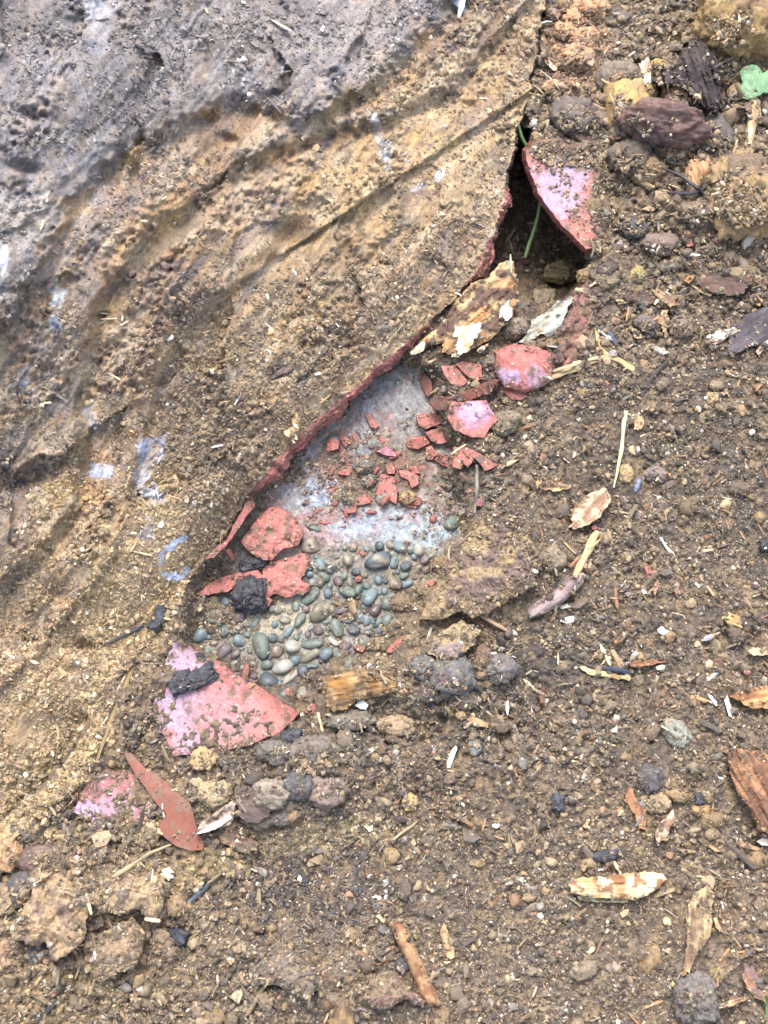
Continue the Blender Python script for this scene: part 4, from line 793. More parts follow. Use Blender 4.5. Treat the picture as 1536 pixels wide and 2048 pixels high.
wood('bark', [(1388, 1785), (1398, 1776), (1412, 1772), (1425, 1780), (1425, 1850), (1415, 1885), (1395, 1905), (1380, 1945), (1368, 1948), (1374, 1880), (1372, 1820)], 'tan bark strip standing out of the soil right of the largest cream chip', 'bark', 92, L(190, 162, 116), L(136, 108, 84), thick=4, off=6, tilt=(-3, 0), dens=.35, th=.05)
wood('stick', Z(1024, 1024, 3, [(90, 610), (100, 580), (115, 562), (170, 525), (230, 490), (280, 450), (330, 400), (380, 375), (430, 362), (446, 388), (428, 425), (380, 475), (330, 522), (220, 598), (110, 640)]), 'smooth grey-mauve driftwood stick, slanting, right of the brown mud plate', 'stick', -36, L(164, 142, 138), L(142, 118, 116), thick=4, off=7, dome=3, jag=1.0, gamp=.45, sharp=70, dens=.01)
wood('wood_chip', [(1140, 1052), (1150, 1012), (1185, 985), (1215, 976), (1222, 1003), (1200, 1035), (1170, 1052), (1150, 1058)], 'ragged pale pinkish wood chunk with open grain, left of the tiny woodlouse', 'wood chip', -40, L(222, 190, 152), L(172, 130, 100), thick=5, off=6, jag=2.8, gamp=1.0, th=-.1, sc=14, dens=.03)
wood('wood_chip', [(1418, 682), (1430, 662), (1470, 655), (1478, 661), (1457, 674), (1430, 688)], 'bright white flat chip beside the black bark at the right', 'wood chip', -10, L(240, 236, 226), L(220, 206, 190), thick=2, off=4, c=L(150, 96, 76), th=-.3, sc=16, dens=0)
wood('bark', [(1452, 708), (1458, 680), (1470, 650), (1505, 622), (1545, 608), (1560, 640), (1545, 680), (1500, 694), (1470, 710)], 'flat blackish bark by the right edge, next to the white chip', 'bark', -35, L(74, 66, 70), L(96, 84, 90), thick=4, off=4, gamp=.35, dens=.08)
wc = wood('wood_chip', Z(0, 1536, 3, [(1175, 402), (1200, 335), (1290, 272), (1400, 190), (1420, 205), (1402, 280), (1380, 332), (1300, 368)]), 'silvery split wood chip touching the foot of the terracotta flake', 'wood chip', -32, L(190, 170, 150), L(130, 108, 96), thick=4, off=7, jag=2.2, gamp=1.0, sc=10, dens=.02)
plate('splinter', Z(0, 1536, 3, [(1172, 400), (1240, 350), (1340, 300), (1405, 270), (1398, 292), (1330, 345), (1250, 385)]), L(232, 224, 208), M['wood'], thick=2, off=9, grain=-28, gamp=.4, jag=1.0, step=3.5, parent=wc, colfn=woodfn(L(236, 228, 212), L(206, 190, 168), -.2, 12), dens=0)
wood('bark', Z(0, 1536, 3, [(1280, 375), (1320, 330), (1450, 395), (1540, 450), (1550, 500), (1450, 512), (1330, 445)]), 'brown bark wedge below the silvery split chip', 'bark', 30, L(140, 108, 84), L(96, 78, 66), thick=5, off=5, gamp=.7)
wood('bark', Z(0, 1536, 3, [(1410, 200), (1425, 130), (1480, 110), (1560, 130), (1640, 190), (1640, 260), (1560, 330), (1480, 320), (1420, 270)]), 'dark grey-brown bark flake right of the silvery split chip', 'bark', 20, L(100, 84, 78), L(124, 102, 90), thick=4, off=5, gamp=.5)
wood('rotten_wood', Z(512, 1024, 3, [(400, 1012), (450, 985), (560, 958), (650, 950), (730, 972), (860, 1030), (872, 1058), (785, 1100), (690, 1115), (600, 1130), (545, 1180), (470, 1200), (430, 1165), (415, 1080)]), 'honey-brown rotten wood block with a glossy amber patch, just below the pebbles', 'wood', -10, L(172, 138, 92), L(150, 106, 54), thick=7, off=8, dome=3, gamp=.9, jag=1.8, c=L(104, 80, 60), dens=.12)
wood('wood_chip', Z(1024, 1024, 3, [(1300, 1110), (1380, 1065), (1536, 1040), (1600, 1080), (1600, 1180), (1430, 1180), (1380, 1140)]), 'rusty orange wood at the right edge, upper of two', 'wood chip', -8, L(190, 140, 88), L(160, 108, 66), thick=6, off=7, jag=2.5, gamp=.9)
wood('rotten_wood', [(1455, 1508), (1480, 1500), (1545, 1506), (1580, 1560), (1570, 1680), (1520, 1662), (1500, 1620), (1478, 1590), (1462, 1550)], 'large rusty crumbling wood block at the right edge, lower of two', 'wood', 58, L(172, 124, 86), L(128, 90, 66), thick=9, off=10, jag=3, gamp=1.5, dome=3, dens=.15)
wood('wood_chip', Z(1024, 1536, 3, [(668, 190), (700, 118), (722, 130), (745, 190), (800, 262), (802, 370), (765, 372), (735, 280)]), 'rust-brown pointed splinter pointing up, left of a frayed pale splinter', 'splinter', 62, L(176, 122, 82), L(140, 92, 62), thick=4, off=5, gamp=.6)
wood('wood_chip', Z(1024, 1536, 3, [(866, 452), (862, 400), (880, 340), (960, 262), (970, 310), (935, 400), (890, 452)]), 'frayed pale splinter right of the rust-brown pointed one', 'splinter', -62, L(206, 180, 146), L(140, 104, 84), thick=3, off=5, gamp=.6)
wood('bark', Z(512, 1536, 3, [(440, 1475), (490, 1385), (580, 1325), (590, 1440), (582, 1560), (450, 1560)]), 'tan bark piece cut off by the bottom edge of the picture', 'bark', 100, L(168, 136, 92), L(122, 98, 74), thick=5, off=5, gamp=.6)
wood('wood_chip', Z(1024, 0, 3, [(762, 382), (790, 360), (815, 345), (836, 400), (836, 505), (812, 514), (785, 500), (775, 440)]), 'upright white and tan wood splinter above the yellow clods', 'splinter', 80, L(226, 208, 178), L(176, 140, 112), thick=4, off=6, jag=1.6, gamp=.6, dens=0)
wood('stick', Z(1024, 0, 3, [(1395, 885), (1402, 780), (1418, 660), (1425, 600), (1440, 555), (1462, 575), (1490, 600), (1484, 640), (1497, 700), (1490, 745), (1470, 740), (1455, 800), (1440, 872)]), 'splintered cream stick standing below the green leaf', 'stick', 96, L(226, 202, 160), L(196, 164, 118), thick=4, off=7, jag=1.6, gamp=.7, dens=.02, dome=2)
wood('wood_chip', Z(1024, 0, 3, [(1035, 1062), (1045, 1010), (1065, 965), (1130, 918), (1180, 940), (1205, 985), (1205, 1062), (1150, 1080), (1115, 1140), (1095, 1205), (1050, 1185)]), 'frayed orange-tan wood chunk crossed by thin dark twigs', 'wood chip', 75, L(192, 146, 100), L(150, 106, 74), thick=6, off=6, jag=2.6, gamp=1.2, dome=2)
wood('rotten_wood', Z(1024, 0, 3, [(845, 480), (900, 430), (1000, 350), (1040, 300), (1062, 258), (1110, 236), (1150, 260), (1180, 290), (1230, 350), (1275, 400), (1262, 460), (1250, 520), (1256, 640), (1225, 668), (1170, 662), (1120, 610), (1070, 560), (1000, 525), (900, 522)]), 'dark, almost black fibrous wood block left of the ochre clod', 'wood', 72, L(82, 68, 66), L(62, 52, 54), thick=12, off=12, jag=2.5, gamp=2.0, dome=5, dens=.08)
wood('bark', Z(1024, 0, 3, [(325, 785), (345, 765), (420, 800), (500, 850), (500, 878), (470, 870), (400, 840)]), 'thin split twig of dark bark above the lilac slab face', 'bark', 32, L(112, 84, 78), L(78, 64, 62), thick=3, off=5, gamp=.5)
wood('wood_chip', Z(1024, 0, 3, [(172, 308), (190, 318), (215, 345), (245, 385), (272, 412), (250, 414), (215, 395), (190, 360)]), 'slim cream splinter below the orange crumbs', 'splinter', 45, L(224, 190, 146), L(190, 150, 110), thick=2, off=5)
wood('wood_chip', Z(1024, 0, 3, [(180, 250), (215, 280), (262, 350), (290, 400), (270, 405), (220, 350), (175, 290)]), 'dark split chip beside the slim cream splinter', 'wood chip', 50, L(120, 98, 84), L(150, 126, 104), thick=3, off=4, gamp=.6)
wood('bark', Z(1024, 512, 3, [(1100, 155), (1180, 120), (1260, 100), (1350, 108), (1445, 112), (1420, 180), (1390, 222), (1300, 235), (1240, 225), (1150, 205)]), 'wide red-brown bark flake on the soil at the right', 'bark', 5, L(118, 86, 72), L(94, 72, 64), thick=4, off=4.5, gamp=.6)
wood('bark', Z(1024, 512, 3, [(670, 245), (720, 228), (800, 214), (870, 240), (895, 270), (845, 286), (780, 292), (700, 270)]), 'dark brown bark flake left of the tan one', 'bark', 5, L(88, 68, 62), L(106, 82, 70), thick=4, off=4, gamp=.4)
wood('bark', Z(1024, 512, 3, [(828, 198), (870, 196), (925, 222), (965, 258), (985, 292), (955, 308), (910, 280), (860, 240)]), 'tan bark flake overlapping the dark brown one', 'bark', 38, L(168, 134, 98), L(140, 108, 82), thick=4, off=5.5, gamp=.5)
wood('wood_chip', Z(1024, 512, 3, [(840, 390), (880, 345), (930, 330), (938, 400), (930, 490), (918, 480), (905, 410), (870, 400)]), 'hooked tan wood chip above the dark grey soil', 'wood chip', -40, L(194, 160, 118), L(160, 124, 92), thick=3, off=4)
wood('wood_chip', Z(1024, 512, 3, [(1420, 240), (1470, 224), (1505, 275), (1490, 296), (1440, 285)]), 'yellowish wood chip near the right edge', 'wood chip', 30, L(206, 176, 122), L(176, 142, 96), thick=3, off=4)
wood('wood_chip', Z(1024, 512, 3, [(710, 440), (740, 440), (778, 475), (775, 500), (745, 490)]), 'small cream curl right of the forked root', 'wood chip', 40, L(222, 198, 152), L(190, 160, 116), thick=2, off=4)
wood('wood_chip', Z(1024, 512, 3, [(1472, 570), (1500, 510), (1530, 490), (1545, 510), (1510, 560), (1480, 590)]), 'pale grey-pink chip at the right edge under the black bark', 'wood chip', -52, L(210, 190, 172), L(180, 150, 132), thick=2, off=4)
wood('wood_chip', Z(1024, 512, 3, [(145, 1350), (250, 1345), (340, 1375), (330, 1400), (240, 1410), (160, 1390)]), 'flat tan wood chip left of the ragged pinkish chunk', 'wood chip', 4, L(190, 154, 112), L(140, 110, 86), thick=3, off=4)
wood('wood_chip', Z(1024, 512, 3, [(740, 960), (780, 955), (790, 1010), (770, 1045), (735, 1040)]), 'peach wood scrap right of the pale straw', 'wood chip', 70, L(212, 170, 124), L(180, 138, 100), thick=2, off=3.5)
wood('wood_chip', Z(1024, 1024, 3, [(390, 925), (430, 925), (520, 955), (620, 975), (700, 985), (700, 1008), (640, 1000), (540, 985), (440, 965)]), 'long pale yellow wood chip with a dark blue-black twig above it', 'wood chip', 10, L(214, 188, 128), L(170, 136, 90), thick=3, off=5, gamp=.4)
wood('wood_chip', Z(1024, 1024, 3, [(700, 905), (760, 890), (850, 886), (925, 898), (870, 915), (790, 925), (715, 932)]), 'slender rust-brown wood splinter right of the blue-black twig', 'splinter', -3, L(150, 102, 66), L(120, 82, 58), thick=3, off=4, gamp=.5)
wood('wood_chip', Z(1024, 1024, 3, [(1265, 645), (1300, 600), (1345, 610), (1385, 670), (1380, 690), (1330, 690)]), 'yellow curled wood scrap below the lone red chip', 'wood chip', 30, L(214, 180, 116), L(186, 144, 86), thick=2, off=4, dome=1)
wood('wood_chip', Z(1024, 1024, 3, [(1410, 830), (1450, 820), (1560, 820), (1560, 862), (1450, 862), (1420, 850)]), 'cream wood splinter at the right edge, above the rusty wood', 'splinter', 2, L(226, 192, 152), L(190, 146, 106), thick=3, off=5)
wood('wood_chip', Z(1024, 1536, 3, [(1220, 1430), (1290, 1400), (1400, 1370), (1400, 1395), (1320, 1432), (1240, 1446)]), 'long cream splinter at the lower right corner', 'splinter', -14, L(216, 176, 132), L(176, 134, 98), thick=3, off=5)
wood('wood_chip', Z(1024, 1536, 3, [(1380, 1235), (1400, 1190), (1450, 1190), (1480, 1260), (1530, 1350), (1520, 1410), (1450, 1370), (1410, 1310)]), 'mauve-brown bark chip with an orange tip, lower right corner', 'bark', 60, L(146, 112, 104), L(192, 142, 96), thick=4, off=6, gamp=.6)
wood('wood_chip', Z(512, 1536, 3, [(1110, 1000), (1125, 930), (1140, 950), (1165, 1020), (1195, 1090), (1190, 1130), (1150, 1140), (1125, 1100)]), 'pale yellow frayed splinter right of the thick orange stick', 'splinter', 72, L(212, 180, 128), L(180, 142, 96), thick=3, off=4)
wood('wood_chip', Z(512, 1536, 3, [(1168, 285), (1215, 262), (1260, 300), (1305, 340), (1290, 352), (1240, 325), (1200, 310)]), 'forked tan twig scrap in the middle of the lower soil', 'wood chip', 35, L(180, 146, 110), L(150, 116, 86), thick=2.5, off=4)
wood('wood_chip', Z(512, 512, 3, [(212, 1040), (225, 955), (268, 958), (252, 1045), (230, 1055)]), 'upright yellow wood scrap on the lip of the slab', 'wood chip', 100, L(196, 164, 110), L(160, 130, 84), thick=2.5, off=4.5, dens=0)
wood('wood_chip', Z(512, 512, 3, [(165, 1065), (205, 1035), (235, 1048), (245, 1085), (222, 1128), (205, 1090)]), 'forked peach wood scrap below the yellow one on the lip of the slab', 'wood chip', 30, L(236, 200, 160), L(220, 180, 140), thick=2, off=5.5, dens=0)
for pts, lb, g_, a_, b_ in (
    (Z(1024, 0, 3, [(765, 1255), (820, 1235), (865, 1250), (850, 1268)]), 'tan bark sliver above the round tan clod', 5, (180, 148, 112), (140, 108, 84)),
    (Z(1024, 512, 3, [(1030, 150), (1060, 118), (1100, 115), (1060, 165)]), 'orange-tan chip above the dark bark flakes', -35, (192, 138, 92), (160, 112, 76)),
    (Z(1024, 512, 3, [(1085, 180), (1140, 192), (1205, 230), (1190, 242), (1120, 215)]), 'tan sliver lying left of the wide red-brown bark', 22, (190, 158, 110), (156, 122, 84)),
    (Z(1024, 512, 3, [(940, 25), (960, 15), (985, 60), (975, 105), (955, 70)]), 'cream-brown sliver among the upper right clods', 70, (206, 176, 136), (170, 134, 100)),
    (Z(1024, 512, 3, [(625, 265), (650, 255), (690, 280), (640, 290)]), 'cream scrap left of the dark brown bark flake', 15, (222, 190, 140), (190, 154, 110)),
    (Z(1024, 1024, 3, [(845, 470), (860, 420), (878, 405), (872, 460), (858, 500)]), 'pinkish seed husk on the dark soil, left of two', 100, (176, 132, 104), (150, 108, 86)),
    (Z(1024, 1024, 3, [(975, 470), (985, 395), (1003, 440), (985, 512)]), 'pinkish seed husk on the dark soil, right of two', 95, (190, 146, 112), (160, 118, 92)),
    (Z(1024, 1024, 3, [(1140, 770), (1160, 745), (1250, 716), (1235, 742), (1170, 775)]), 'blue-grey and tan husk lying on the right-hand soil', -22, (150, 146, 160), (176, 138, 112)),
    (Z(1024, 1024, 3, [(610, 780), (650, 745), (690, 705), (700, 725), (660, 780)]), 'tan rolled bark scrap in the middle right soil', -45, (168, 128, 84), (130, 98, 70)),
    (Z(1024, 1024, 3, [(160, 1080), (190, 1030), (205, 1060), (195, 1140), (170, 1150)]), 'red-brown bark scrap left of the lower grey soil', 80, (120, 82, 64), (100, 72, 60)),
    (Z(1024, 1536, 3, [(1160, 455), (1200, 465), (1250, 500), (1220, 505)]), 'peach splinter on the right-hand soil below the round tan lump', 28, (214, 160, 116), (180, 130, 92)),
    (Z(1024, 1536, 3, [(1345, 455), (1420, 450), (1490, 485), (1470, 500), (1400, 480)]), 'orange-peach splinter near the right edge', 14, (196, 142, 98), (170, 116, 80)),
    (Z(1024, 1536, 3, [(1000, 495), (1040, 487), (1110, 500), (1090, 510)]), 'short tan splinter beside a white speck', 6, (206, 172, 126), (170, 136, 100)),
    (Z(1024, 1536, 3, [(425, 350), (450, 310), (468, 305), (445, 365)]), 'small peach splinter above the largest cream chip', -62, (216, 168, 124), (186, 138, 100)),
    (Z(1024, 1536, 3, [(1205, 900), (1225, 895), (1258, 960), (1245, 985), (1225, 960)]), 'cream splinter on the bark strip at the right', 65, (226, 196, 142), (196, 158, 106)),
    (Z(1024, 1536, 3, [(945, 1290), (965, 1280), (1000, 1330), (985, 1330)]), 'cream splinter above the dark clod in the lower right', 52, (226, 192, 140), (196, 156, 110)),
    (Z(1024, 1536, 3, [(1025, 1250), (1045, 1160), (1075, 1130), (1070, 1180), (1045, 1240)]), 'yellow splinter at the foot of the tan bark strip', -70, (214, 178, 112), (180, 144, 90)),
    (Z(512, 1536, 3, [(720, 890), (740, 880), (775, 920), (765, 930)]), 'cream splinter left of the thick orange stick', 48, (222, 190, 140), (190, 156, 112)),
    (Z(512, 1024, 3, [(1265, 1250), (1290, 1220), (1395, 1270), (1390, 1295), (1310, 1280)]), 'fanned tan wood scrap in the middle of the soil', 24, (200, 160, 110), (170, 130, 90)),
    (Z(512, 1024, 3, [(420, 1215), (440, 1205), (480, 1222), (460, 1240)]), 'cream splinter at the tip of the lilac slab', 20, (222, 200, 160), (190, 166, 128))):
    wood('wood_chip', pts, lb, 'wood chip', g_, L(a_), L(b_), thick=2, off=3.2, step=3.2, jag=1.0, gamp=.25, sc=10, dens=0)

# ================================================================== CLODS, CHARCOAL, STONES
OCH, YOC = L(172, 138, 84), L(190, 154, 82)
def cl(u, v, ru, rv, c, label, name='soil_clod', cat='clod', mat='soil', c2=None, **kw):
    if mat == 'soil' and 'dens' not in kw: kw['dens'] = .75
    if mat == 'soil': c = tuple(x + (12 if max(c) < 125 else 0) for x in c)
    return clod(name, u, v, ru, rv, L(c), M[mat], label=label, cat=cat, col2=None if c2 is None else L(c2), **kw)
cl(1472, 42, 66, 62, (174, 142, 86), 'biggest ochre clod, pitted and porous, in the upper right corner', c2=(142, 112, 74), amp=.34, fr=1.5, sub=5, h=.8, sink=.2)
cl(1492, 388, 72, 80, (166, 134, 88), 'wide ochre clod cut by the right edge below the cream stick', c2=(128, 104, 80), amp=.34, sub=5, h=.6, sink=.3)
cl(1256, 214, 38, 50, (194, 158, 90), 'flat-faced yellow ochre clod left of the brown root lump', amp=.2, h=.9, boxy=.6, c2=(176, 142, 88))
cl(1355, 192, 30, 30, (196, 156, 84), 'rounded yellow clod above the brown root lump', amp=.24, c2=(168, 130, 76))
cl(1299, 186, 16, 17, (170, 140, 60), 'small olive yellow lump between the two yellow clods', amp=.15)
cl(1319, 131, 18, 12, (178, 146, 68), 'small olive yellow lump beside the upright white splinter', amp=.2, ang=20)
cl(1425, 100, 11, 10, (206, 178, 128), 'small cream yellow lump at the foot of the biggest ochre clod', amp=.2)
cl(1322, 246, 74, 36, (128, 98, 88), 'large brown root lump with a wrinkled skin, pointing right', name='root_lump', cat='root', mat='wood', ang=10, amp=.26, ridge=.16, fr=1.2, sub=5, h=1.0, sink=.15, c2=(96, 74, 72), zmm=3, dens=.08)
cl(1258, 312, 38, 36, (104, 90, 76), 'dark brown clod just below the flat-faced yellow one', amp=.32, c2=(126, 106, 82))
cl(1434, 268, 28, 46, (98, 88, 80), 'dark grey clod left of the splintered cream stick', amp=.3, ang=-15)
cl(1450, 322, 18, 14, (72, 72, 84), 'blue-black lump at the foot of the dark grey clod', amp=.3)
cl(1150, 232, 44, 34, (100, 86, 78), 'dark grey-brown clod above the deep hole', amp=.34, ridge=.1)
cl(1205, 245, 26, 20, (122, 102, 80), 'brown clod between the dark grey-brown clod and the yellow one', amp=.3)
cl(1240, 155, 40, 30, (122, 104, 86), 'dull brown clod left of the upright white splinter', amp=.3)
cl(1206, 288, 16, 13, (176, 142, 92), 'small tan lump above the lilac slab face', amp=.28)
cl(1338, 405, 30, 22, (150, 118, 84), 'round tan clod below the brown root lump', amp=.32, c2=(120, 96, 76))
cl(1378, 290, 18, 16, (150, 122, 80), 'ochre lump touching the underside of the brown root lump', amp=.3)
cl(1295, 340, 34, 26, (156, 126, 86), 'tan crumbly clod right of the dark brown clod', amp=.36)
cl(1350, 300, 26, 22, (150, 124, 82), 'ochre crumbly clod under the brown root lump', amp=.36)
cl(1190, 420, 26, 34, (138, 112, 78), 'ochre-brown clod at the right flank of the lilac slab face', amp=.34)
cl(1185, 476, 24, 18, (182, 136, 84), 'orange-tan clod at the lowest tip of the red slab by the hole', amp=.36)
cl(1270, 455, 26, 20, (76, 72, 74), 'blue-grey lump in the soil right of the hole', amp=.3)
cl(1400, 425, 40, 28, (128, 106, 84), 'brown clod left of the wide ochre clod', amp=.36)
cl(1320, 490, 34, 22, (120, 98, 84), 'reddish brown clod above the orange-tan chip', amp=.36)
cl(1068, 207, 13, 18, (232, 206, 160), 'cream lump on the brink at the top of the hole', name='cream_lump', cat='lump', amp=.18, boxy=.5, colvar=.1)
for k, (u, v, r, lb) in enumerate(((1183, 20, 32, 'topmost orange crumbly clod near the slab edge'), (1150, 38, 22, 'orange clod left of the topmost orange one'), (1128, 62, 20, 'orange crumbly clod closest to the slab edge'), (1162, 78, 24, 'peach-orange clod at the centre of the orange group'),
                                   (1180, 70, 18, 'orange clod right of the peach-orange one'), (1152, 112, 26, 'lowest large orange clod of the group'), (1122, 128, 15, 'small orange clod at the lower left of the group'), (1105, 175, 18, 'orange clod apart from the group, above the cream lump'), (1108, 30, 13, 'dull pinkish grey clod at the brink by the top edge'))):
    cl(u, v, r, r * .8, (214, 158, 108) if k < 8 else (150, 122, 112), lb, amp=.42, fr=2.2, h=.8, c2=(196, 150, 112))
cl(1175, 552, 22, 16, (150, 124, 78), 'olive clod at the right rim of the hole', amp=.3)
cl(1120, 545, 34, 24, (150, 128, 84), 'ochre clod resting deep in the shaded hole', amp=.32, z=-.045)
cl(1088, 600, 26, 22, (136, 120, 92), 'pale ochre block in the hole above the white grained wood', amp=.26, boxy=.5)
cl(1030, 655, 26, 22, (122, 104, 84), 'brown clod between the rotten wood and the white grained wood', amp=.34)
cl(1045, 620, 24, 18, (104, 88, 80), 'dark brown clod at the right tip of the rotten wood', amp=.34)
cl(1060, 690, 14, 12, (140, 122, 100), 'small grey-tan clod above the biggest red block', amp=.3)
cl(985, 728, 22, 16, (118, 104, 92), 'grey clod wedged between the notched shard and the biggest red block', amp=.34)
cl(1010, 845, 34, 24, (122, 108, 84), 'olive-brown clod right of the six-sided chip', amp=.34, ang=-20)
cl(975, 880, 28, 16, (150, 132, 96), 'ochre clod under the six-sided chip', amp=.36)
cl(727, 933, 19, 17, (104, 98, 92), 'round grey clod in the middle of the muddy concrete', amp=.26, c2=(122, 114, 104))
cl(738, 962, 16, 14, (128, 124, 112), 'pale grey lump under the round grey clod', amp=.28)
cl(766, 999, 15, 12, (136, 132, 116), 'grey-olive lump at the top of the pale concrete', amp=.2, boxy=.4)
cl(695, 996, 17, 11, (154, 142, 112), 'flat olive flake of soil at the left of the pale concrete', amp=.2, ang=45)
cl(815, 996, 17, 14, (172, 140, 92), 'ochre lump beside the dark red tilted chip', amp=.3)
cl(742, 889, 15, 10, (120, 122, 118), 'grey stone lump near the mauve-pink chip', amp=.2)
# mud plates lying over the right edge of the concrete
mudp = lambda pts, label, c, c2, **kw: plate('mud_plate', pts, L(c), M['soil'], label=label, cat='mud', colfn=woodfn(L(c), L(c2), 0, 26, sd() % 77), **{**dict(thick=9, off=9, jag=3, step=5, rough=2.4, rs=15, dome=4, conform=.5, dens=.7), **kw})
mudp([(838, 1240), (852, 1205), (880, 1165), (893, 1110), (920, 1080), (945, 1062), (995, 1048), (1060, 1078), (1085, 1120), (1065, 1175), (1020, 1195), (1000, 1212), (945, 1238), (925, 1222), (880, 1240)], 'broad crusted plate of ochre and purple-brown mud right of the pebbles', (170, 144, 102), (124, 100, 90))
mudp(Z(512, 1024, 3, [(1030, 850), (1060, 780), (1100, 720), (1170, 680), (1230, 650), (1300, 680), (1342, 712), (1310, 792), (1200, 880), (1120, 885)]), 'pale cream and mauve mud plate below the broad crusted one', (176, 152, 112), (158, 138, 132), off=7, dome=2)
mudp(Z(0, 1536, 3, [(60, 990), (110, 880), (165, 820), (190, 780), (200, 650), (260, 612), (330, 640), (400, 642), (440, 700), (500, 752), (552, 800), (522, 900), (512, 1030), (440, 1080), (380, 1140), (330, 1162), (290, 1100), (268, 1040), (190, 1072), (90, 1022)]), 'largest flat tan clod with torn edges, overhanging shade at the lower left', (190, 158, 118), (148, 122, 102), thick=14, off=15, dome=5, conform=.2, rough=4.2, rs=30, jag=4, dens=.4, step=4)
mudp(Z(0, 1536, 3, [(590, 742), (700, 682), (800, 650), (900, 652), (980, 682), (985, 780), (960, 872), (905, 945), (870, 880), (830, 850), (700, 882), (600, 862)]), 'cracked tan clod right of the largest flat one', (176, 148, 110), (140, 118, 100), thick=10, off=9, dome=4, rough=2, conform=.4)
mudp(Z(0, 1536, 3, [(500, 1060), (600, 990), (700, 930), (800, 900), (870, 980), (860, 1080), (800, 1200), (690, 1240), (600, 1290), (520, 1200)]), 'smeared tan mud lump below the cracked tan clod', (166, 138, 106), (140, 120, 98), thick=9, off=6, dome=4, rough=2, conform=.5)
mudp(Z(512, 1536, 3, [(80, 1110), (150, 1060), (260, 1130), (330, 1200), (380, 1290), (340, 1370), (260, 1380), (200, 1330), (120, 1300), (0, 1300), (-20, 1200)]), 'long grey-tan mud clod at the bottom, left of the tan bark', (150, 130, 106), (126, 110, 96), thick=9, off=8, dome=4, rough=2, conform=.4)
mudp(Z(512, 1536, 3, [(640, 1380), (690, 1270), (780, 1220), (860, 1250), (930, 1330), (1020, 1400), (1000, 1440), (880, 1390), (800, 1440), (700, 1440)]), 'mud clod with a pale rim at the bottom, touching the thick orange stick', (150, 124, 98), (136, 104, 92), thick=9, off=8, dome=4, rough=2, conform=.4)
cl(82, 1718, 46, 27, (134, 108, 92), 'smooth brown oval clod above the largest flat tan clod', amp=.16, c2=(112, 92, 82), sub=4)
cl(42, 1782, 28, 30, (84, 78, 74), 'dark grey clod at the left of the largest flat tan clod', amp=.3)
cl(14, 1800, 22, 26, (166, 140, 106), 'tan clod cut by the left edge beside the dark grey clod', amp=.3)
cl(20, 1700, 24, 36, (196, 152, 106), 'orange-tan clod at the left edge under the clay slab', amp=.36)
cl(88, 1908, 26, 20, (88, 84, 84), 'dark slate lump under the largest flat tan clod', amp=.22)
cl(30, 1922, 12, 10, (110, 108, 110), 'small grey stone under the largest flat tan clod, near the left edge', amp=.14)
cl(14, 1905, 18, 26, (172, 138, 104), 'tan clod at the left edge below the smooth oval one', amp=.3)
cl(196, 1660, 16, 28, (82, 68, 64), 'dark brown elongated lump below the small lilac patch', amp=.28, ang=25)
cl(88, 1620, 24, 18, (186, 156, 112), 'tan clod left of the small lilac patch', amp=.36)
cl(98, 1668, 20, 16, (200, 166, 116), 'light tan clod below the tan one at the slab foot', amp=.36)
cl(55, 1660, 28, 20, (120, 104, 92), 'grey-brown clod at the slab foot by the left edge', amp=.32)
cl(60, 1598, 12, 10, (100, 98, 100), 'small grey lump at the foot of the clay slab', amp=.2)
cl(300, 1668, 18, 26, (184, 160, 116), 'light tan flaky clod left of the terracotta flake foot', amp=.3, ang=20)
cl(405, 1520, 24, 22, (200, 162, 110), 'orange-tan crumbly clod sitting on the lilac and pink slab', amp=.4, zmm=3)
cl(428, 1588, 34, 26, (176, 156, 116), 'pale clod above the silvery split chip', amp=.34)
cl(206, 1712, 14, 13, (150, 136, 118), 'small grey-tan ball of soil right of the smooth oval clod', amp=.2)
for u, v, a, b, c, lb in ((555, 1504, 40, 24, (104, 94, 84), 'dark grey clod below the tip of the lilac slab'), (628, 1500, 46, 28, (110, 98, 86), 'larger grey-brown clod right of the dark grey one'), (655, 1582, 38, 30, (138, 116, 104), 'pinkish brown rounded clod with a pitted skin'), (545, 1588, 38, 28, (150, 136, 116), 'pale grey clod left of the pinkish brown one'),
                          (598, 1572, 28, 26, (86, 82, 82), 'slate-dark clod between the pale and the pinkish clods'), (560, 1632, 26, 16, (124, 108, 96), 'grey-brown clod below the pale grey one'), (645, 1616, 14, 14, (140, 118, 100), 'small brown block below the pinkish brown clod'), (520, 1640, 30, 16, (136, 122, 102), 'greenish tan clod right of the brown bark wedge'),
                          (700, 1440, 44, 22, (116, 104, 90), 'grey clod just under the honey-brown wood block'), (846, 1334, 24, 24, (98, 94, 92), 'blue-grey clod right of the honey-brown wood block'), (908, 1352, 42, 38, (104, 98, 94), 'largest blue-grey crumbly clod in the middle'), (1005, 1338, 34, 30, (106, 98, 94), 'blue-grey crumbly clod right of the largest one'),
                          (855, 1388, 22, 16, (78, 66, 70), 'dark purple-brown clod under the blue-grey ones'), (930, 1400, 34, 20, (112, 98, 84), 'brown clod below the largest blue-grey one'), (968, 1320, 16, 30, (128, 100, 78), 'orange-brown clod between the blue-grey ones'), (790, 1452, 36, 18, (164, 138, 104), 'pale ochre clod below the white shard'),
                          (950, 1495, 13, 15, (126, 128, 122), 'small pale grey stone on the soil right of the white curled splinter'), (800, 1205, 26, 18, (136, 112, 84), 'brown mud lump on the right-hand pebbles'), (760, 1290, 28, 16, (150, 126, 94), 'ochre lump below the bright red chip at the pebbles'), (880, 1130, 22, 16, (146, 118, 84), 'ochre lump at the left rim of the broad crusted plate')):
    cl(u, v, a, b, c, lb, amp=.34, fr=1.8, h=.7, sink=.3)
cl(1104, 1120, 28, 26, (146, 128, 104), 'round tan clod like a ball, left of the slanting driftwood stick', amp=.22)
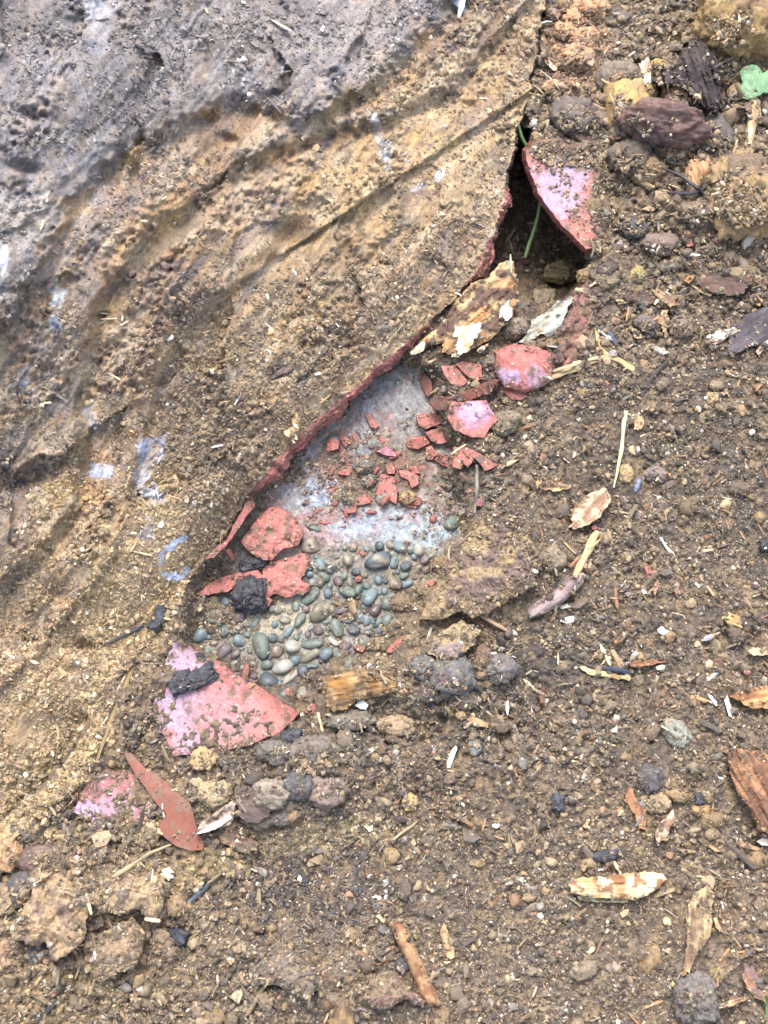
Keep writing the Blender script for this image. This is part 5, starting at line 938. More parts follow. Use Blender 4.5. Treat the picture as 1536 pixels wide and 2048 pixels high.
cl(1126, 1172, 15, 11, (72, 78, 88), 'dark slate lump under the driftwood stick', amp=.2)
cl(1352, 1465, 32, 24, (150, 148, 132), 'pale grey-green rough stone in the lower right soil', name='stone', cat='stone', amp=.34, ang=30)
cl(1390, 1998, 40, 42, (108, 98, 90), 'big dark clod near the bottom right corner', amp=.28, sub=5)
cl(1436, 1950, 14, 12, (150, 128, 84), 'small ochre lump above the big dark clod', amp=.24)
cl(1298, 1558, 24, 26, (84, 76, 76), 'dark grey clod in the soil above the rust-brown splinter', amp=.3)
cl(1316, 1608, 24, 18, (170, 144, 108), 'tan crumbly lump below the dark grey clod', amp=.34)
cl(1402, 1620, 18, 10, (200, 150, 92), 'orange pebble-like lump near the rusty wood block', amp=.22)
cl(1425, 1668, 12, 11, (160, 136, 100), 'round tan lump below the orange pebble-like one', amp=.25)
cl(1238, 1622, 11, 10, (196, 146, 104), 'small orange block left of the rust-brown splinter', amp=.14, boxy=.5)
cl(1274, 1708, 12, 13, (140, 122, 76), 'small olive lump above the largest cream chip', amp=.24)
cl(820, 1606, 16, 16, (196, 162, 104), 'yellow crumbly lump on the soil right of the pinkish clod', amp=.38)
cl(806, 1546, 14, 10, (198, 164, 112), 'small yellow lump above the yellow crumbly one', amp=.36)
cl(805, 1932, 13, 15, (74, 74, 84), 'dark blue-grey lump left of the thick orange stick', amp=.2)
cl(1252, 948, 14, 20, (178, 150, 100), 'yellow-tan lump immediately left of the woodlouse', amp=.28)
cl(1310, 950, 22, 15, (140, 120, 112), 'pinkish grey lump right of the woodlouse', amp=.26, boxy=.3)
cl(1268, 790 + 50, 13, 16, (152, 132, 104), 'tan lump right of the pale straw', amp=.28)
cl(1424, 798, 12, 13, (176, 152, 104), 'pale tan lump on the right-hand soil', amp=.24, boxy=.4)
cl(1212, 560, 26, 18, (136, 120, 92), 'grey-olive clod right of the hole rim', amp=.32)
cl(1276, 548, 14, 16, (176, 158, 84), 'olive yellow lump on the soil right of the hole', amp=.32)
cl(1360, 655, 24, 22, (122, 102, 84), 'brown clod left of the bright white chip', amp=.3)
cl(1290, 645, 22, 18, (104, 92, 86), 'grey-brown clod left of the hooked tan chip', amp=.3)
cl(1230, 641, 9, 10, (170, 110, 82), 'small reddish brown seed-like lump above the forked root', amp=.12)
ch = lambda u, v, a, b, lb, **kw: cl(u, v, a, b, (50, 46, 52), lb, name='charcoal', cat='charcoal', mat='char', c2=(72, 72, 80), **{**dict(amp=.34, boxy=.7, fr=1.7, dens=.12, zmm=1.5, sub=5), **kw})
ch(500, 1190, 33, 33, 'large round lump of black charcoal on the tapering red sliver', h=.8)
ch(506, 1128, 26, 15, 'flat black charcoal crumb between the two rough red blocks', ang=-12)
ch(362, 1366, 20, 20, 'left end piece of black charcoal on the lilac slab', ang=-15)
ch(398, 1357, 32, 17, 'long black charcoal piece on the lilac slab', ang=-28)
ch(402, 1320, 8, 14, 'small black charcoal crumb above the long piece on the lilac slab', ang=-15)
ch(315, 1238, 12, 24, 'black charcoal piece stuck on the foot of the clay slab', ang=22)
ch(582, 1478, 19, 17, 'slate-black charcoal lump in the soil below the lilac slab')
ch(354, 1873, 20, 13, 'small shiny blue-black charcoal chip at the lower left', ang=12)
ch(1212, 1712, 24, 10, 'thin black charcoal sliver above the largest cream chip', ang=-8)
ch(1114, 1605, 14, 16, 'black charcoal crumb in the soil left of the orange block')
ch(1532, 1092, 12, 12, 'black rounded crumb at the right edge')
ch(1400, 1598, 9, 10, 'tiny blue-black crumb above the orange pebble-like lump')
cl(560, 745, 30, 9, (84, 66, 64), 'dark purple-brown bark shred pressed into the slab above its red edge', name='bark', cat='bark', mat='char', ang=-28, h=.6, sink=.6, amp=.4, dens=.25, c2=(110, 88, 78))

# ================================================================== ROOTS, STRAWS, STEM, TWIGS
straw = lambda pts, wds, c, lb, nm='straw', ct='straw', **kw: tube(nm, pts, wds, L(c), M['wood'], label=lb, cat=ct, **kw)
straw([(1251, 822), (1247, 862), (1243, 905), (1232, 950), (1227, 976)], [10, 9, 8, 6, 3], (218, 206, 160), 'straight pale straw standing nearly upright on the right-hand soil', lift=2.2)
tube('green_sprout', [(1036, 246), (1042, 275), (1062, 308), (1076, 350), (1082, 400), (1072, 450), (1058, 490), (1050, 516)], [6, 7, 8, 8, 8, 8, 9, 8], L(120, 150, 88), M['leaf'], z=[6, 0, -8, -14, -20, -26, -32, -36], lift=0, flat=1, label='thin green stem bending down into the deep hole', cat='sprout', colvar=.15, knob=.06)
straw([(1192, 658), (1196, 685), (1212, 712), (1240, 724), (1268, 742)], [9, 11, 12, 14, 15], (196, 164, 110), 'forked tan root, its upper arm curving down to the right', 'root', 'root', lift=2.5)
straw([(1268, 742), (1278, 756), (1287, 772)], [13, 10, 8], (136, 106, 72), 'dark brown tail of the forked root', 'root', 'root', lift=1.6)
straw([(1216, 712), (1180, 722), (1150, 737), (1112, 750), (1078, 772)], [10, 14, 14, 12, 8], (186, 160, 116), 'flat fibrous tan root running left to the biggest red block', 'root', 'root', lift=2.8, flat=.5)
straw([(1196, 716), (1165, 722), (1135, 733), (1105, 742)], [7, 8, 7, 5], (206, 184, 140), 'paler split strand beside the flat fibrous root', 'root', 'root', lift=4.0)
straw([(1196, 656), (1210, 660), (1222, 668), (1234, 690)], [9, 13, 11, 5], (92, 96, 112), 'blue-grey seed husk with a white rim at the top of the forked root', 'seed_husk', 'seed', lift=2.8, flat=.5)
straw([(1194, 658), (1206, 667), (1218, 675), (1224, 680)], [3, 4, 4, 2], (240, 238, 232), 'white rim sliver along the blue-grey seed husk', 'splinter', 'splinter', lift=3.6)
straw([(197, 1766), (230, 1753), (262, 1733), (300, 1706), (342, 1690)], [4, 8, 9, 8, 4], (190, 172, 132), 'pale bowed root below the terracotta flake', 'root', 'root', lift=2.2)
straw([(335, 1848), (362, 1815), (398, 1788), (420, 1766), (438, 1738)], [3, 8, 10, 9, 4], (84, 92, 100), 'blue-black twig at the lower left, slanting up to the right', 'twig', 'twig', lift=1.5, col2=L(150, 150, 140))
straw([(72, 2044), (98, 2018), (120, 1996)], [14, 13, 8], (66, 62, 64), 'short black twig at the bottom left corner', 'twig', 'twig', lift=2)
straw([(1324, 336), (1362, 352), (1386, 370), (1404, 385), (1422, 400)], [4, 6, 7, 7, 6], (78, 74, 78), 'thin dark twig crossing the frayed orange-tan chunk, upper of two', 'twig', 'twig', lift=5)
straw([(1335, 385), (1372, 388), (1400, 382), (1440, 360)], [6, 7, 6, 4], (72, 68, 72), 'thin dark twig crossing the frayed orange-tan chunk, lower of two', 'twig', 'twig', lift=4)
straw([(1284, 790), (1296, 765), (1312, 745), (1336, 722)], [7, 8, 9, 5], (82, 74, 72), 'dark twig right of the forked root', 'twig', 'twig', lift=1.8)
straw([(148, 1902), (162, 1920), (160, 1938), (150, 1958)], [6, 6, 4, 3], (206, 172, 132), 'tiny kinked tan rootlet below the largest flat tan clod', 'root', 'root', lift=2.5)
straw([(1408, 880), (1430, 908), (1455, 940), (1472, 985)], [8, 7, 8, 9], (92, 84, 82), 'dark rootlet slanting down on the right-hand soil', 'root', 'root', lift=1.2)
straw([(1205, 1336), (1228, 1338), (1250, 1342), (1262, 1346)], [8, 10, 9, 6], (72, 80, 98), 'blue-black twig stub lying on the long pale yellow chip', 'twig', 'twig', lift=4)
straw([(1140, 1312), (1165, 1325), (1190, 1336)], [5, 7, 6], (88, 82, 78), 'dark twig above the left end of the long pale yellow chip', 'twig', 'twig', lift=2)
straw([(1074, 52), (1082, 44), (1092, 41), (1103, 43)], [2.5, 4, 4, 3], (216, 224, 214), 'short white hair-like fibre on the slab edge near the top', 'fibre', 'fibre', lift=2.5)
straw([(1080, 140), (1098, 155), (1110, 165), (1118, 152)], [2.5, 3, 3, 2.5], (206, 196, 170), 'forked pale rootlet on the soil below the orange clods', 'root', 'root', lift=3)
straw([(1108, 162), (1116, 172), (1120, 182)], [3, 2.5, 2], (206, 196, 170), 'tiny tail of the forked pale rootlet', 'root', 'root', lift=2.5)
straw([(205, 1292), (235, 1276), (262, 1263), (288, 1250)], [4, 7, 8, 5], (84, 80, 84), 'dark twig stuck on the lower clay slab', 'twig', 'twig', lift=1.0)
straw([(478, 1795), (500, 1815), (520, 1842)], [3, 4, 3], (170, 142, 112), 'fine tan rootlet right of the blue-black twig', 'root', 'root', lift=1.5)
straw([(475, 1760), (480, 1785), (492, 1800)], [2, 3, 2], (176, 150, 120), 'very fine rootlet hooking down beside the tan one', 'root', 'root', lift=1.5)
straw([(1196, 1062), (1186, 1080), (1178, 1100), (1164, 1125), (1150, 1152)], [10, 18, 16, 15, 12], (206, 172, 124), 'fibrous tan root running down from the ragged pinkish chunk', 'root', 'root', lift=3.5, flat=.5)
straw([(1178, 1098), (1192, 1086), (1200, 1078)], [6, 5, 3], (206, 182, 130), 'short split side strand of the fibrous tan root', 'root', 'root', lift=4.5)
straw([(1128, 1085), (1142, 1098), (1152, 1108)], [4, 4, 3], (206, 178, 130), 'thin tan side fibre left of the fibrous root', 'root', 'root', lift=2.5)
straw([(960, 1232), (985, 1245), (1005, 1256), (1022, 1266)], [8, 9, 9, 6], (168, 138, 104), 'brown rootlet under the lower rim of the broad mud plate', 'root', 'root', lift=3)
straw([(1508, 1028), (1518, 1050), (1528, 1070)], [3, 4, 3], (150, 110, 96), 'reddish rootlet near the right edge', 'root', 'root', lift=1.5)
straw([(1450, 945), (1440, 960), (1425, 972)], [2.5, 3, 2], (150, 104, 80), 'red-brown hair root beside the dark rootlet', 'root', 'root', lift=1.5)
straw([(952, 930), (955, 960), (952, 1000), (948, 1026)], [5, 8, 7, 5], (86, 80, 76), 'dark dusty root hanging down the soil right of the concrete', 'root', 'root', lift=2.0, col2=L(150, 140, 128))
straw([(300, 1230), (292, 1262), (278, 1300), (262, 1345), (240, 1400), (215, 1460), (194, 1522)], [5, 9, 10, 10, 9, 8, 4], (158, 134, 88), 'long smooth olive-tan root pressed along the lower clay slab', 'root', 'root', lift=-.6, colvar=.1, flat=.7)
straw([(660, 810 - 20), (648, 800), (640, 806)], [3, 4, 3], (206, 170, 120), 'tiny tan fibre above the red lip', 'fibre', 'fibre', lift=1.5)

# ================================================================== GREEN LEAF, GRASS BLADE, WOODLOUSE
lf = Z(1024, 0, 3, [(1365, 430), (1382, 405), (1410, 392), (1440, 386), (1470, 392), (1490, 412), (1502, 440), (1530, 425), (1575, 418), (1600, 450), (1600, 530), (1560, 562), (1510, 552), (1490, 570), (1450, 592), (1418, 600), (1385, 588), (1358, 570), (1366, 530), (1382, 490)])
leaf = plate('green_leaf', lf, L(126, 166, 122), M['leaf'], thick=.5, off=9, tilt=(2, -6), jag=.5, step=4, rough=1.0, rs=26, dome=.6, sharp=70, dens=.02,
             colfn=lambda U, V, D: np.tile(L(112, 156, 106), (len(U), 1)) * np.exp(.22 * fbm2(U / 16, V / 16, 401, 4) + .30 * np.exp(-(np.sin(np.arctan2(V - 196, U - 1503) * 7) / .16) ** 2))[:, None], label='green round-lobed leaf at the right edge beside the biggest ochre clod', cat='leaf')
tube('leaf_vein', [(1500, 196), (1506, 170), (1514, 150)], [4, 3, 2], L(150, 186, 140), M['leaf'], z=None, lift=.4, parent=leaf)
tube('grass_blade', [(1530, 1990), (1534, 2015), (1536, 2050)], [4, 6, 7], L(92, 124, 60), M['leaf'], lift=3, flat=.3, label='tip of a green grass blade in the bottom right corner', cat='grass blade')
def woodlouse(u, v, ang, ln, wd):
    k = mpp(u, v); Ln, Wd = ln * k / 2, wd * k / 2; nl, na = 43, 15; vs_, cs = [], []
    for i in range(nl):
        a = i / (nl - 1); x = (a * 2 - 1); env = max(0.02, 1 - abs(x) ** 2.6) ** .5
        ph = (a * 9) % 1.0; seg = 1 - .10 * ph ** 3 - .12 * (ph > .86)
        for q in range(na):
            th = math.pi * q / (na - 1); cc, ss = math.cos(th), math.sin(th)
            vs_.append((x * Ln, cc * Wd * env * seg, (ss ** .8) * Wd * .75 * env * seg))
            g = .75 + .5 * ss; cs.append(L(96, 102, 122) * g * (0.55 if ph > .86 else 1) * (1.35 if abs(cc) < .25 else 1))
    X = np.array(vs_); a = -math.radians(ang); c, s = math.cos(a), math.sin(a)
    z0 = float(surf(u, v, True)) + .0018; base = pt(u, v, z0)
    W = np.stack([X[:, 0] * c - X[:, 1] * s, X[:, 0] * s + X[:, 1] * c, X[:, 2]], 1) + base
    f = grid_faces(nl, na)
    o = mesh_obj('woodlouse', W, f, M['stone'], np.array(cs), None, True, base, 35)
    tag(o, 'tiny blue-grey banded woodlouse on the dark soil right of the pale straw', 'woodlouse')
    for sgn in (-1, 1):
        for j in range(5):
            x0 = (-.5 + j * .25) * Ln; p0 = np.array([x0, sgn * Wd * .8, .0003]); p1 = np.array([x0 - .1 * Ln, sgn * Wd * 1.35, -.0006])
            V = []
            for p, r in ((p0, .00020), (p1, .00008)):
                for t_ in range(4): V.append(p + r * np.array([math.cos(t_ * 1.57), 0, math.sin(t_ * 1.57)]))
            V = np.array(V); V = np.stack([V[:, 0] * c - V[:, 1] * s, V[:, 0] * s + V[:, 1] * c, V[:, 2]], 1) + base
            mesh_obj('leg', V, [[q, (q + 1) % 4, 4 + (q + 1) % 4, 4 + q] for q in range(4)] + [[0, 1, 2, 3][::-1], [4, 5, 6, 7]], M['stone'], L(150, 150, 160), o, True, base)
    for sgn in (-1, 1):
        V = []
        for p, r in ((np.array([Ln * .92, sgn * Wd * .25, .0005]), .00016), (np.array([Ln * 1.3, sgn * Wd * .7, .0007]), .00006)):
            for t_ in range(4): V.append(p + r * np.array([0, math.cos(t_ * 1.57), math.sin(t_ * 1.57)]))
        V = np.array(V); V = np.stack([V[:, 0] * c - V[:, 1] * s, V[:, 0] * s + V[:, 1] * c, V[:, 2]], 1) + base
        mesh_obj('antenna', V, [[q, (q + 1) % 4, 4 + (q + 1) % 4, 4 + q] for q in range(4)] + [[0, 1, 2, 3][::-1], [4, 5, 6, 7]], M['stone'], L(90, 90, 100), o, True, base)
    stamp(u - 14, u + 14, v - 18, v + 18, lambda U, V: blob(U, V, (u, v, ln * .5, wd * .5, ang)) < 1, lambda U, V: z0 + .002 + 0 * U, 0.0)
woodlouse(1275, 970, -68, 33, 13)
# white shards with a place of their own
for pts, lb, c in ((Z(512, 1024, 3, [(590, 1160), (625, 1132), (645, 1128), (675, 1158), (660, 1185), (625, 1182)]), 'white angular shard like eggshell below the honey-brown wood', (226, 232, 228)),
                   (Z(512, 1024, 3, [(1282, 485), (1310, 465), (1335, 485), (1315, 505), (1290, 500)]), 'white angular flake on the broad crusted mud plate', (232, 236, 238)),
                   (Z(1024, 1024, 3, [(872, 705), (900, 685), (920, 705), (985, 735), (975, 746), (915, 738), (880, 725)]), 'white tailed flake in the middle right soil', (240, 234, 222)),
                   (Z(1024, 1024, 3, [(285, 655), (320, 630), (370, 625), (376, 655), (335, 672)]), 'white flake below the slanting driftwood stick', (236, 232, 222)),
                   (Z(1024, 1024, 3, [(280, 570), (330, 548), (372, 550), (365, 568), (300, 582)]), 'long white flake touching the driftwood stick', (232, 224, 204)),
                   (Z(1024, 1024, 3, [(865, 930), (900, 915), (920, 920), (915, 945), (870, 948)]), 'square cream flake beside the rust-brown splinter', (232, 212, 184)),
                   (Z(1024, 1024, 3, [(1275, 1130), (1292, 1100), (1320, 1180), (1318, 1230), (1300, 1225)]), 'white-grey splinter left of the rusty orange wood', (222, 212, 206)),
                   (Z(1024, 1024, 3, [(1172, 1090), (1195, 1100), (1230, 1140), (1225, 1165), (1190, 1125)]), 'white curled flake left of the white-grey splinter', (240, 236, 230)),
                   (Z(512, 1536, 3, [(645, 345), (680, 350), (700, 340), (698, 375), (680, 385)]), 'ivory triangular flake right of the yellow mud streak', (236, 222, 180)),
                   (Z(512, 1024, 3, [(1145, 1500), (1172, 1430), (1198, 1402), (1208, 1415), (1190, 1470), (1165, 1535), (1148, 1535)]), 'white curled maggot-like splinter in the middle of the lower soil', (236, 228, 214)),
                   (Z(512, 1024, 3, [(1498, 1190), (1500, 1140), (1512, 1130), (1520, 1170), (1510, 1222)]), 'pointed white seed husk right of the brown clods', (240, 236, 226)),
                   (Z(512, 1024, 3, [(1315, 845), (1380, 846), (1440, 838), (1444, 850), (1385, 860), (1330, 856)]), 'slender white splinter right of the pale mud plate', (236, 222, 190)),
                   (Z(1024, 0, 3, [(352, 880), (368, 870), (385, 880), (365, 892)]), 'tiny pale blue flake on the dirt above the lilac face', (196, 216, 220)),
                   (Z(1024, 1536, 3, [(1470, 440), (1500, 420), (1545, 425), (1545, 465), (1500, 465)]), 'bone-white lump at the right edge below the rusty block', (232, 220, 200)),
                   (Z(512, 512, 3, [(350, 705), (385, 695), (390, 708), (360, 718)]), 'white splinter on the clay above the red lip', (230, 226, 214)),
                   (Z(512, 0, 3, [(1145, -20), (1180, 15), (1215, 45), (1210, 105), (1225, 105), (1250, 40), (1262, -20)]), 'white and lavender flake at the top edge of the slab', (214, 218, 236)),
                   (Z(512, 0, 3, [(80, 112), (120, 125), (215, 180), (212, 188), (150, 160)]), 'long cream splinter lying on the grey top of the slab', (232, 206, 166)),
                   (Z(512, 0, 3, [(385, 180), (402, 150), (412, 160), (402, 190)]), 'white tooth-shaped flake right of the long cream splinter', (236, 238, 236))):
    plate('white_flake', pts, L(c), M['flake'], thick=1.2, off=2.6, jag=.4, step=3.2, rough=.2, dome=.5, colfn=(lambda c: lambda U, V, D: np.tile(L(c), (len(U), 1)) * np.exp(.06 * fbm2(U / 9, V / 9, 411, 2))[:, None])(c), label=lb, cat='flake', dens=.02)

# ================================================================== SCATTERED SMALL THINGS, EACH ITS OWN OBJECT
def topz(u, v):
    i = np.clip(((np.asarray(u) - TB_U0) / TB_S).astype(int), 0, TB_W - 1); j = np.clip(((np.asarray(v) - TB_V0) / TB_S).astype(int), 0, TB_H - 1)
    return np.fmax(TOP[j, i], surf(u, v)), DENS[j, i], ~np.isnan(TOP[j, i])
def shared(name, verts, faces, mat, smooth=True):
    me = bpy.data.meshes.new(name); me.from_pydata([tuple(v) for v in verts], [], [tuple(int(x) for x in f) for f in faces]); me.materials.append(mat)
    if smooth: me.polygons.foreach_set('use_smooth', np.ones(len(me.polygons), bool))
    return me
def lumpmesh(k, sub=3, amp=.34, flat=.75):
    V, Fc = ico(sub); s = sd(); d = np.array([1, random.uniform(.7, 1), flat])
    p = V * (1 + amp * fbm3(V * 1.5, s, 3, .6) + .14 * fbm3(V * 6, s + 3, 2))[:, None]
    b = random.uniform(.1, .6); p = p * (1 + b * (1 / np.maximum(np.abs(V @ np.array(Euler((k, k * 2.1, k * .7)).to_matrix())).max(1), .6) - 1) * .7)[:, None]
    return p * d, Fc
LM = []
for k in range(9):
    p, f = lumpmesh(k); LM.append(shared('soil_clod', p, f, M['lump']))
PALS = {'ochre': [(178, 146, 98), (186, 152, 102), (168, 136, 92)], 'tan': [(156, 136, 108), (148, 128, 104), (164, 142, 112)], 'dark': [(88, 78, 72), (98, 86, 76), (78, 72, 72)], 'brown': [(122, 100, 80), (132, 108, 84), (112, 94, 80)]}
def pick(zone): 
    for _ in range(400):
        u, v = RNG.uniform(-20, 1556), RNG.uniform(-20, 2068)
        if u < uedge(v) + 12: continue
        if sdf(HOLE, np.array([u]), np.array([v]))[0] < 12 or sdf(CONC, np.array([u]), np.array([v]))[0] < 8: continue
        z, d, c = topz(np.array([u]), np.array([v]))
        if c[0]: continue
        if zone == 'lumpy' and RNG.random() > .15 + .85 * (math.exp(-((u - 1330) / 300) ** 2 - ((v - 330) / 330) ** 2) + math.exp(-((u - 260) / 330) ** 2 - ((v - 1830) / 200) ** 2) + .7 * math.exp(-((u - 800) / 380) ** 2 - ((v - 1450) / 130) ** 2)): continue
        return u, v
    return u, v
LAND = [(1470, 45, 'the biggest ochre clod'), (1256, 214, 'the flat-faced yellow clod'), (1322, 246, 'the brown root lump'), (1390, 150, 'the dark fibrous wood block'), (1492, 388, 'the wide ochre clod'), (1500, 165, 'the green leaf'), (1475, 250, 'the splintered cream stick'), (1290, 145, 'the upright white splinter'),
    (1160, 80, 'the orange crumbly clods'), (1120, 400, 'the lilac slab face'), (1375, 350, 'the frayed orange-tan chunk'), (1258, 312, 'the dark brown clod'), (1150, 235, 'the dark grey-brown clod'), (1448, 565, 'the wide red-brown bark'), (1285, 595, 'the dark bark flake'), (1445, 670, 'the bright white chip'), (1505, 655, 'the flat blackish bark'),
    (1235, 725, 'the forked root'), (1110, 752, 'the flat fibrous root'), (1240, 895, 'the straight pale straw'), (1275, 970, 'the woodlouse'), (1180, 1020, 'the ragged pinkish chunk'), (1112, 1192, 'the driftwood stick'), (1104, 1120, 'the ball-like tan clod'), (980, 1140, 'the broad mud plate'), (915, 1270, 'the pale mud plate'), (1048, 745, 'the biggest red block'),
    (945, 835, 'the six-sided red chip'), (945, 920, 'the saw-toothed red plate'), (1300, 1140, 'the lone pink-red chip'), (1205, 1345, 'the pale yellow chip'), (1290, 1325, 'the rust-brown splinter'), (1328, 1265, 'the white tailed flake'), (1465, 1240, 'the yellow curled scrap'), (1500, 1395, 'the upper rusty wood'), (1510, 1590, 'the lower rusty wood'),
    (1352, 1465, 'the grey-green stone'), (1298, 1558, 'the dark grey clod'), (1268, 1615, 'the pointed rust-brown splinter'), (1330, 1655, 'the frayed pale splinter'), (1235, 1775, 'the largest cream chip'), (1400, 1855, 'the tan bark strip'), (1390, 1998, 'the big dark clod'), (1460, 2005, 'the long corner splinter'), (832, 1925, 'the thick orange stick'), (895, 1880, 'the yellow frayed splinter'),
    (770, 1975, 'the pale-rimmed mud clod'), (600, 1945, 'the long grey-tan clod'), (685, 2010, 'the cut-off tan bark'), (655, 1582, 'the pinkish brown clod'), (545, 1588, 'the pale grey clod'), (628, 1500, 'the larger grey-brown clod'), (725, 1380, 'the honey-brown wood'), (908, 1352, 'the largest blue-grey clod'), (905, 1515, 'the white curled splinter'), (1010, 1420, 'the pointed white husk'),
    (725, 1410, 'the eggshell-like shard'), (820, 1606, 'the yellow crumbly lump'), (735, 1655, 'the ivory flake'), (925, 1640, 'the forked twig scrap'), (430, 1640, 'the silvery split chip'), (345, 1620, 'the terracotta flake'), (230, 1600, 'the small lilac patch'), (440, 1420, 'the lilac and pink slab'), (100, 1830, 'the largest flat tan clod'), (260, 1780, 'the cracked tan clod'), (230, 1910, 'the smeared tan lump'),
    (82, 1718, 'the smooth oval clod'), (270, 1730, 'the bowed pale root'), (390, 1795, 'the blue-black twig'), (354, 1873, 'the shiny charcoal chip'), (95, 2020, 'the short black twig'), (960, 1460, 'the small pale stone'), (1440, 930, 'the slanting dark rootlet'), (1310, 760, 'the dark twig'), (1114, 1605, 'the black charcoal crumb'), (960, 700, 'the rotten wood'), (1140, 650, 'the crumbling slab edge')]
SIDE = []
def side_label(o, u, v, what, group):
    d = [(math.hypot(u - a, v - b), t, u - a, v - b) for a, b, t in LAND]; dd, t, du, dv = min(d)
    a = math.degrees(math.atan2(dv, du)) % 360
    w_ = ['right of', 'below and right of', 'below', 'below and left of', 'left of', 'above and left of', 'above', 'above and right of'][int((a + 22.5) // 45) % 8]
    SIDE.append((o, what, w_, t, dd)); tag(o, None, None, group)
def finish_side_labels():
    by = {}
    for x in SIDE: by.setdefault(x[1:4], []).append(x)
    orde = ['nearest', 'second nearest', 'third nearest', 'fourth nearest', 'fifth nearest', 'sixth nearest', 'seventh nearest']; num = ['', '', 'two', 'three', 'four', 'five', 'six', 'seven', 'eight', 'nine']
    for (what, w_, t), xs in by.items():
        xs.sort(key=lambda x: x[4])
        for k, x in enumerate(xs):
            e = '' if len(xs) == 1 else (', ' + ('nearer' if k == 0 else 'farther') + ' of two') if len(xs) == 2 else ', ' + orde[min(k, 6)] + ' of ' + num[min(len(xs), 9)]
            x[0]['label'] = f'{what} {w_} {t}{e}'
where_ = lambda u, v: 'upper right' if v < 700 else 'right-hand' if v < 1250 and u > 900 else 'lower left' if u < 640 and v > 1560 else 'lower right' if v > 1560 else 'middle'
for k in range(270):
    u, v = pick('lumpy'); c = random.choices(list(PALS), [3, 3, 2, 3])[0]
    r = float(np.clip(RNG.lognormal(2.25, .38), 6.0, 20)); q = mpp(u, v)
    o = bpy.data.objects.new('soil_clod', LM[k % len(LM)]); COL.objects.link(o)
    z = float(surf(u, v)); o.location = pt(u, v, z + .02 * r * q)
    o.rotation_euler = (random.uniform(-.4, .4), random.uniform(-.4, .4), random.uniform(0, 6.3)); o.scale = (r * q * random.uniform(.85, 1.3), r * q, r * q)
    cc = (L(random.choice(PALS[c])) * .65 + zonecol_ground(np.array([u]), np.array([v]))[0] * .35) * random.uniform(.85, 1.15); o.color = (*cc, 1)
    w_ = where_(u, v); tag(o, None, 'clod', None, 'thing'); side_label(o, u, v, f'small {c} clod', 'small clods lying loose on the soil')
    stamp(u - r, u + r, v - r, v + r, lambda U, V: blob(U, V, (u, v, r * .9, r * .9, 0)) < 1, lambda U, V: z + r * q * .55 + 0 * U, .6)
def splint(k):
    n = 7; V = []; s = sd(); cur = random.uniform(-.35, .35); kink = random.randint(2, 4); kk = random.uniform(-.5, .5); tw = random.uniform(-.5, .5)
    for i in range(n):
        a = i / (n - 1) * 2 - 1; wd = (1 if 0 < i < n - 1 else random.uniform(.25, .9)) * random.uniform(.55, 1.1); b = cur * (1 - a * a) * .6 + kk * max(0, i - kink) / (n - kink)
        for q, (y, zz) in enumerate(((-1, .0), (-.45, .5), (.5, .45), (1, -.05), (0, -.4))):
            V.append((a + (random.uniform(-.16, .16) if i in (0, n - 1) else 0), b + y * wd * .5 + .1 * random.uniform(-1, 1), zz * wd * (1 + tw * a) + .15 * abs(cur) * a * a + random.uniform(-.08, .08)))
    F = []
    for i in range(n - 1):
        for j in range(5): F.append((i * 5 + j, i * 5 + (j + 1) % 5, (i + 1) * 5 + (j + 1) % 5, (i + 1) * 5 + j))
    F += [tuple(range(5))[::-1], tuple((n - 1) * 5 + j for j in range(5))]
    return shared('wood_splinter', V, F, M['splint'])
SM = [splint(k) for k in range(8)]
def put_splint(u, v, ln, wd, ang, c, label, group, k, pitch=0.0, name='wood_splinter', z=None):
    q = mpp(u, v); o = bpy.data.objects.new(name, SM[k % len(SM)]); COL.objects.link(o)
    zz = float(topz(np.array([u]), np.array([v]))[0][0]) if z is None else z
    o.location = pt(u, v, zz + .12 * wd * q + .0001); o.rotation_euler = (random.uniform(-.3, .3), pitch, -math.radians(ang)); o.scale = (ln * q / 2, wd * q, wd * q * .8)
    o.color = (*np.clip(c, 0, .9), 1); tag(o, label, 'splinter', group, 'thing'); return o
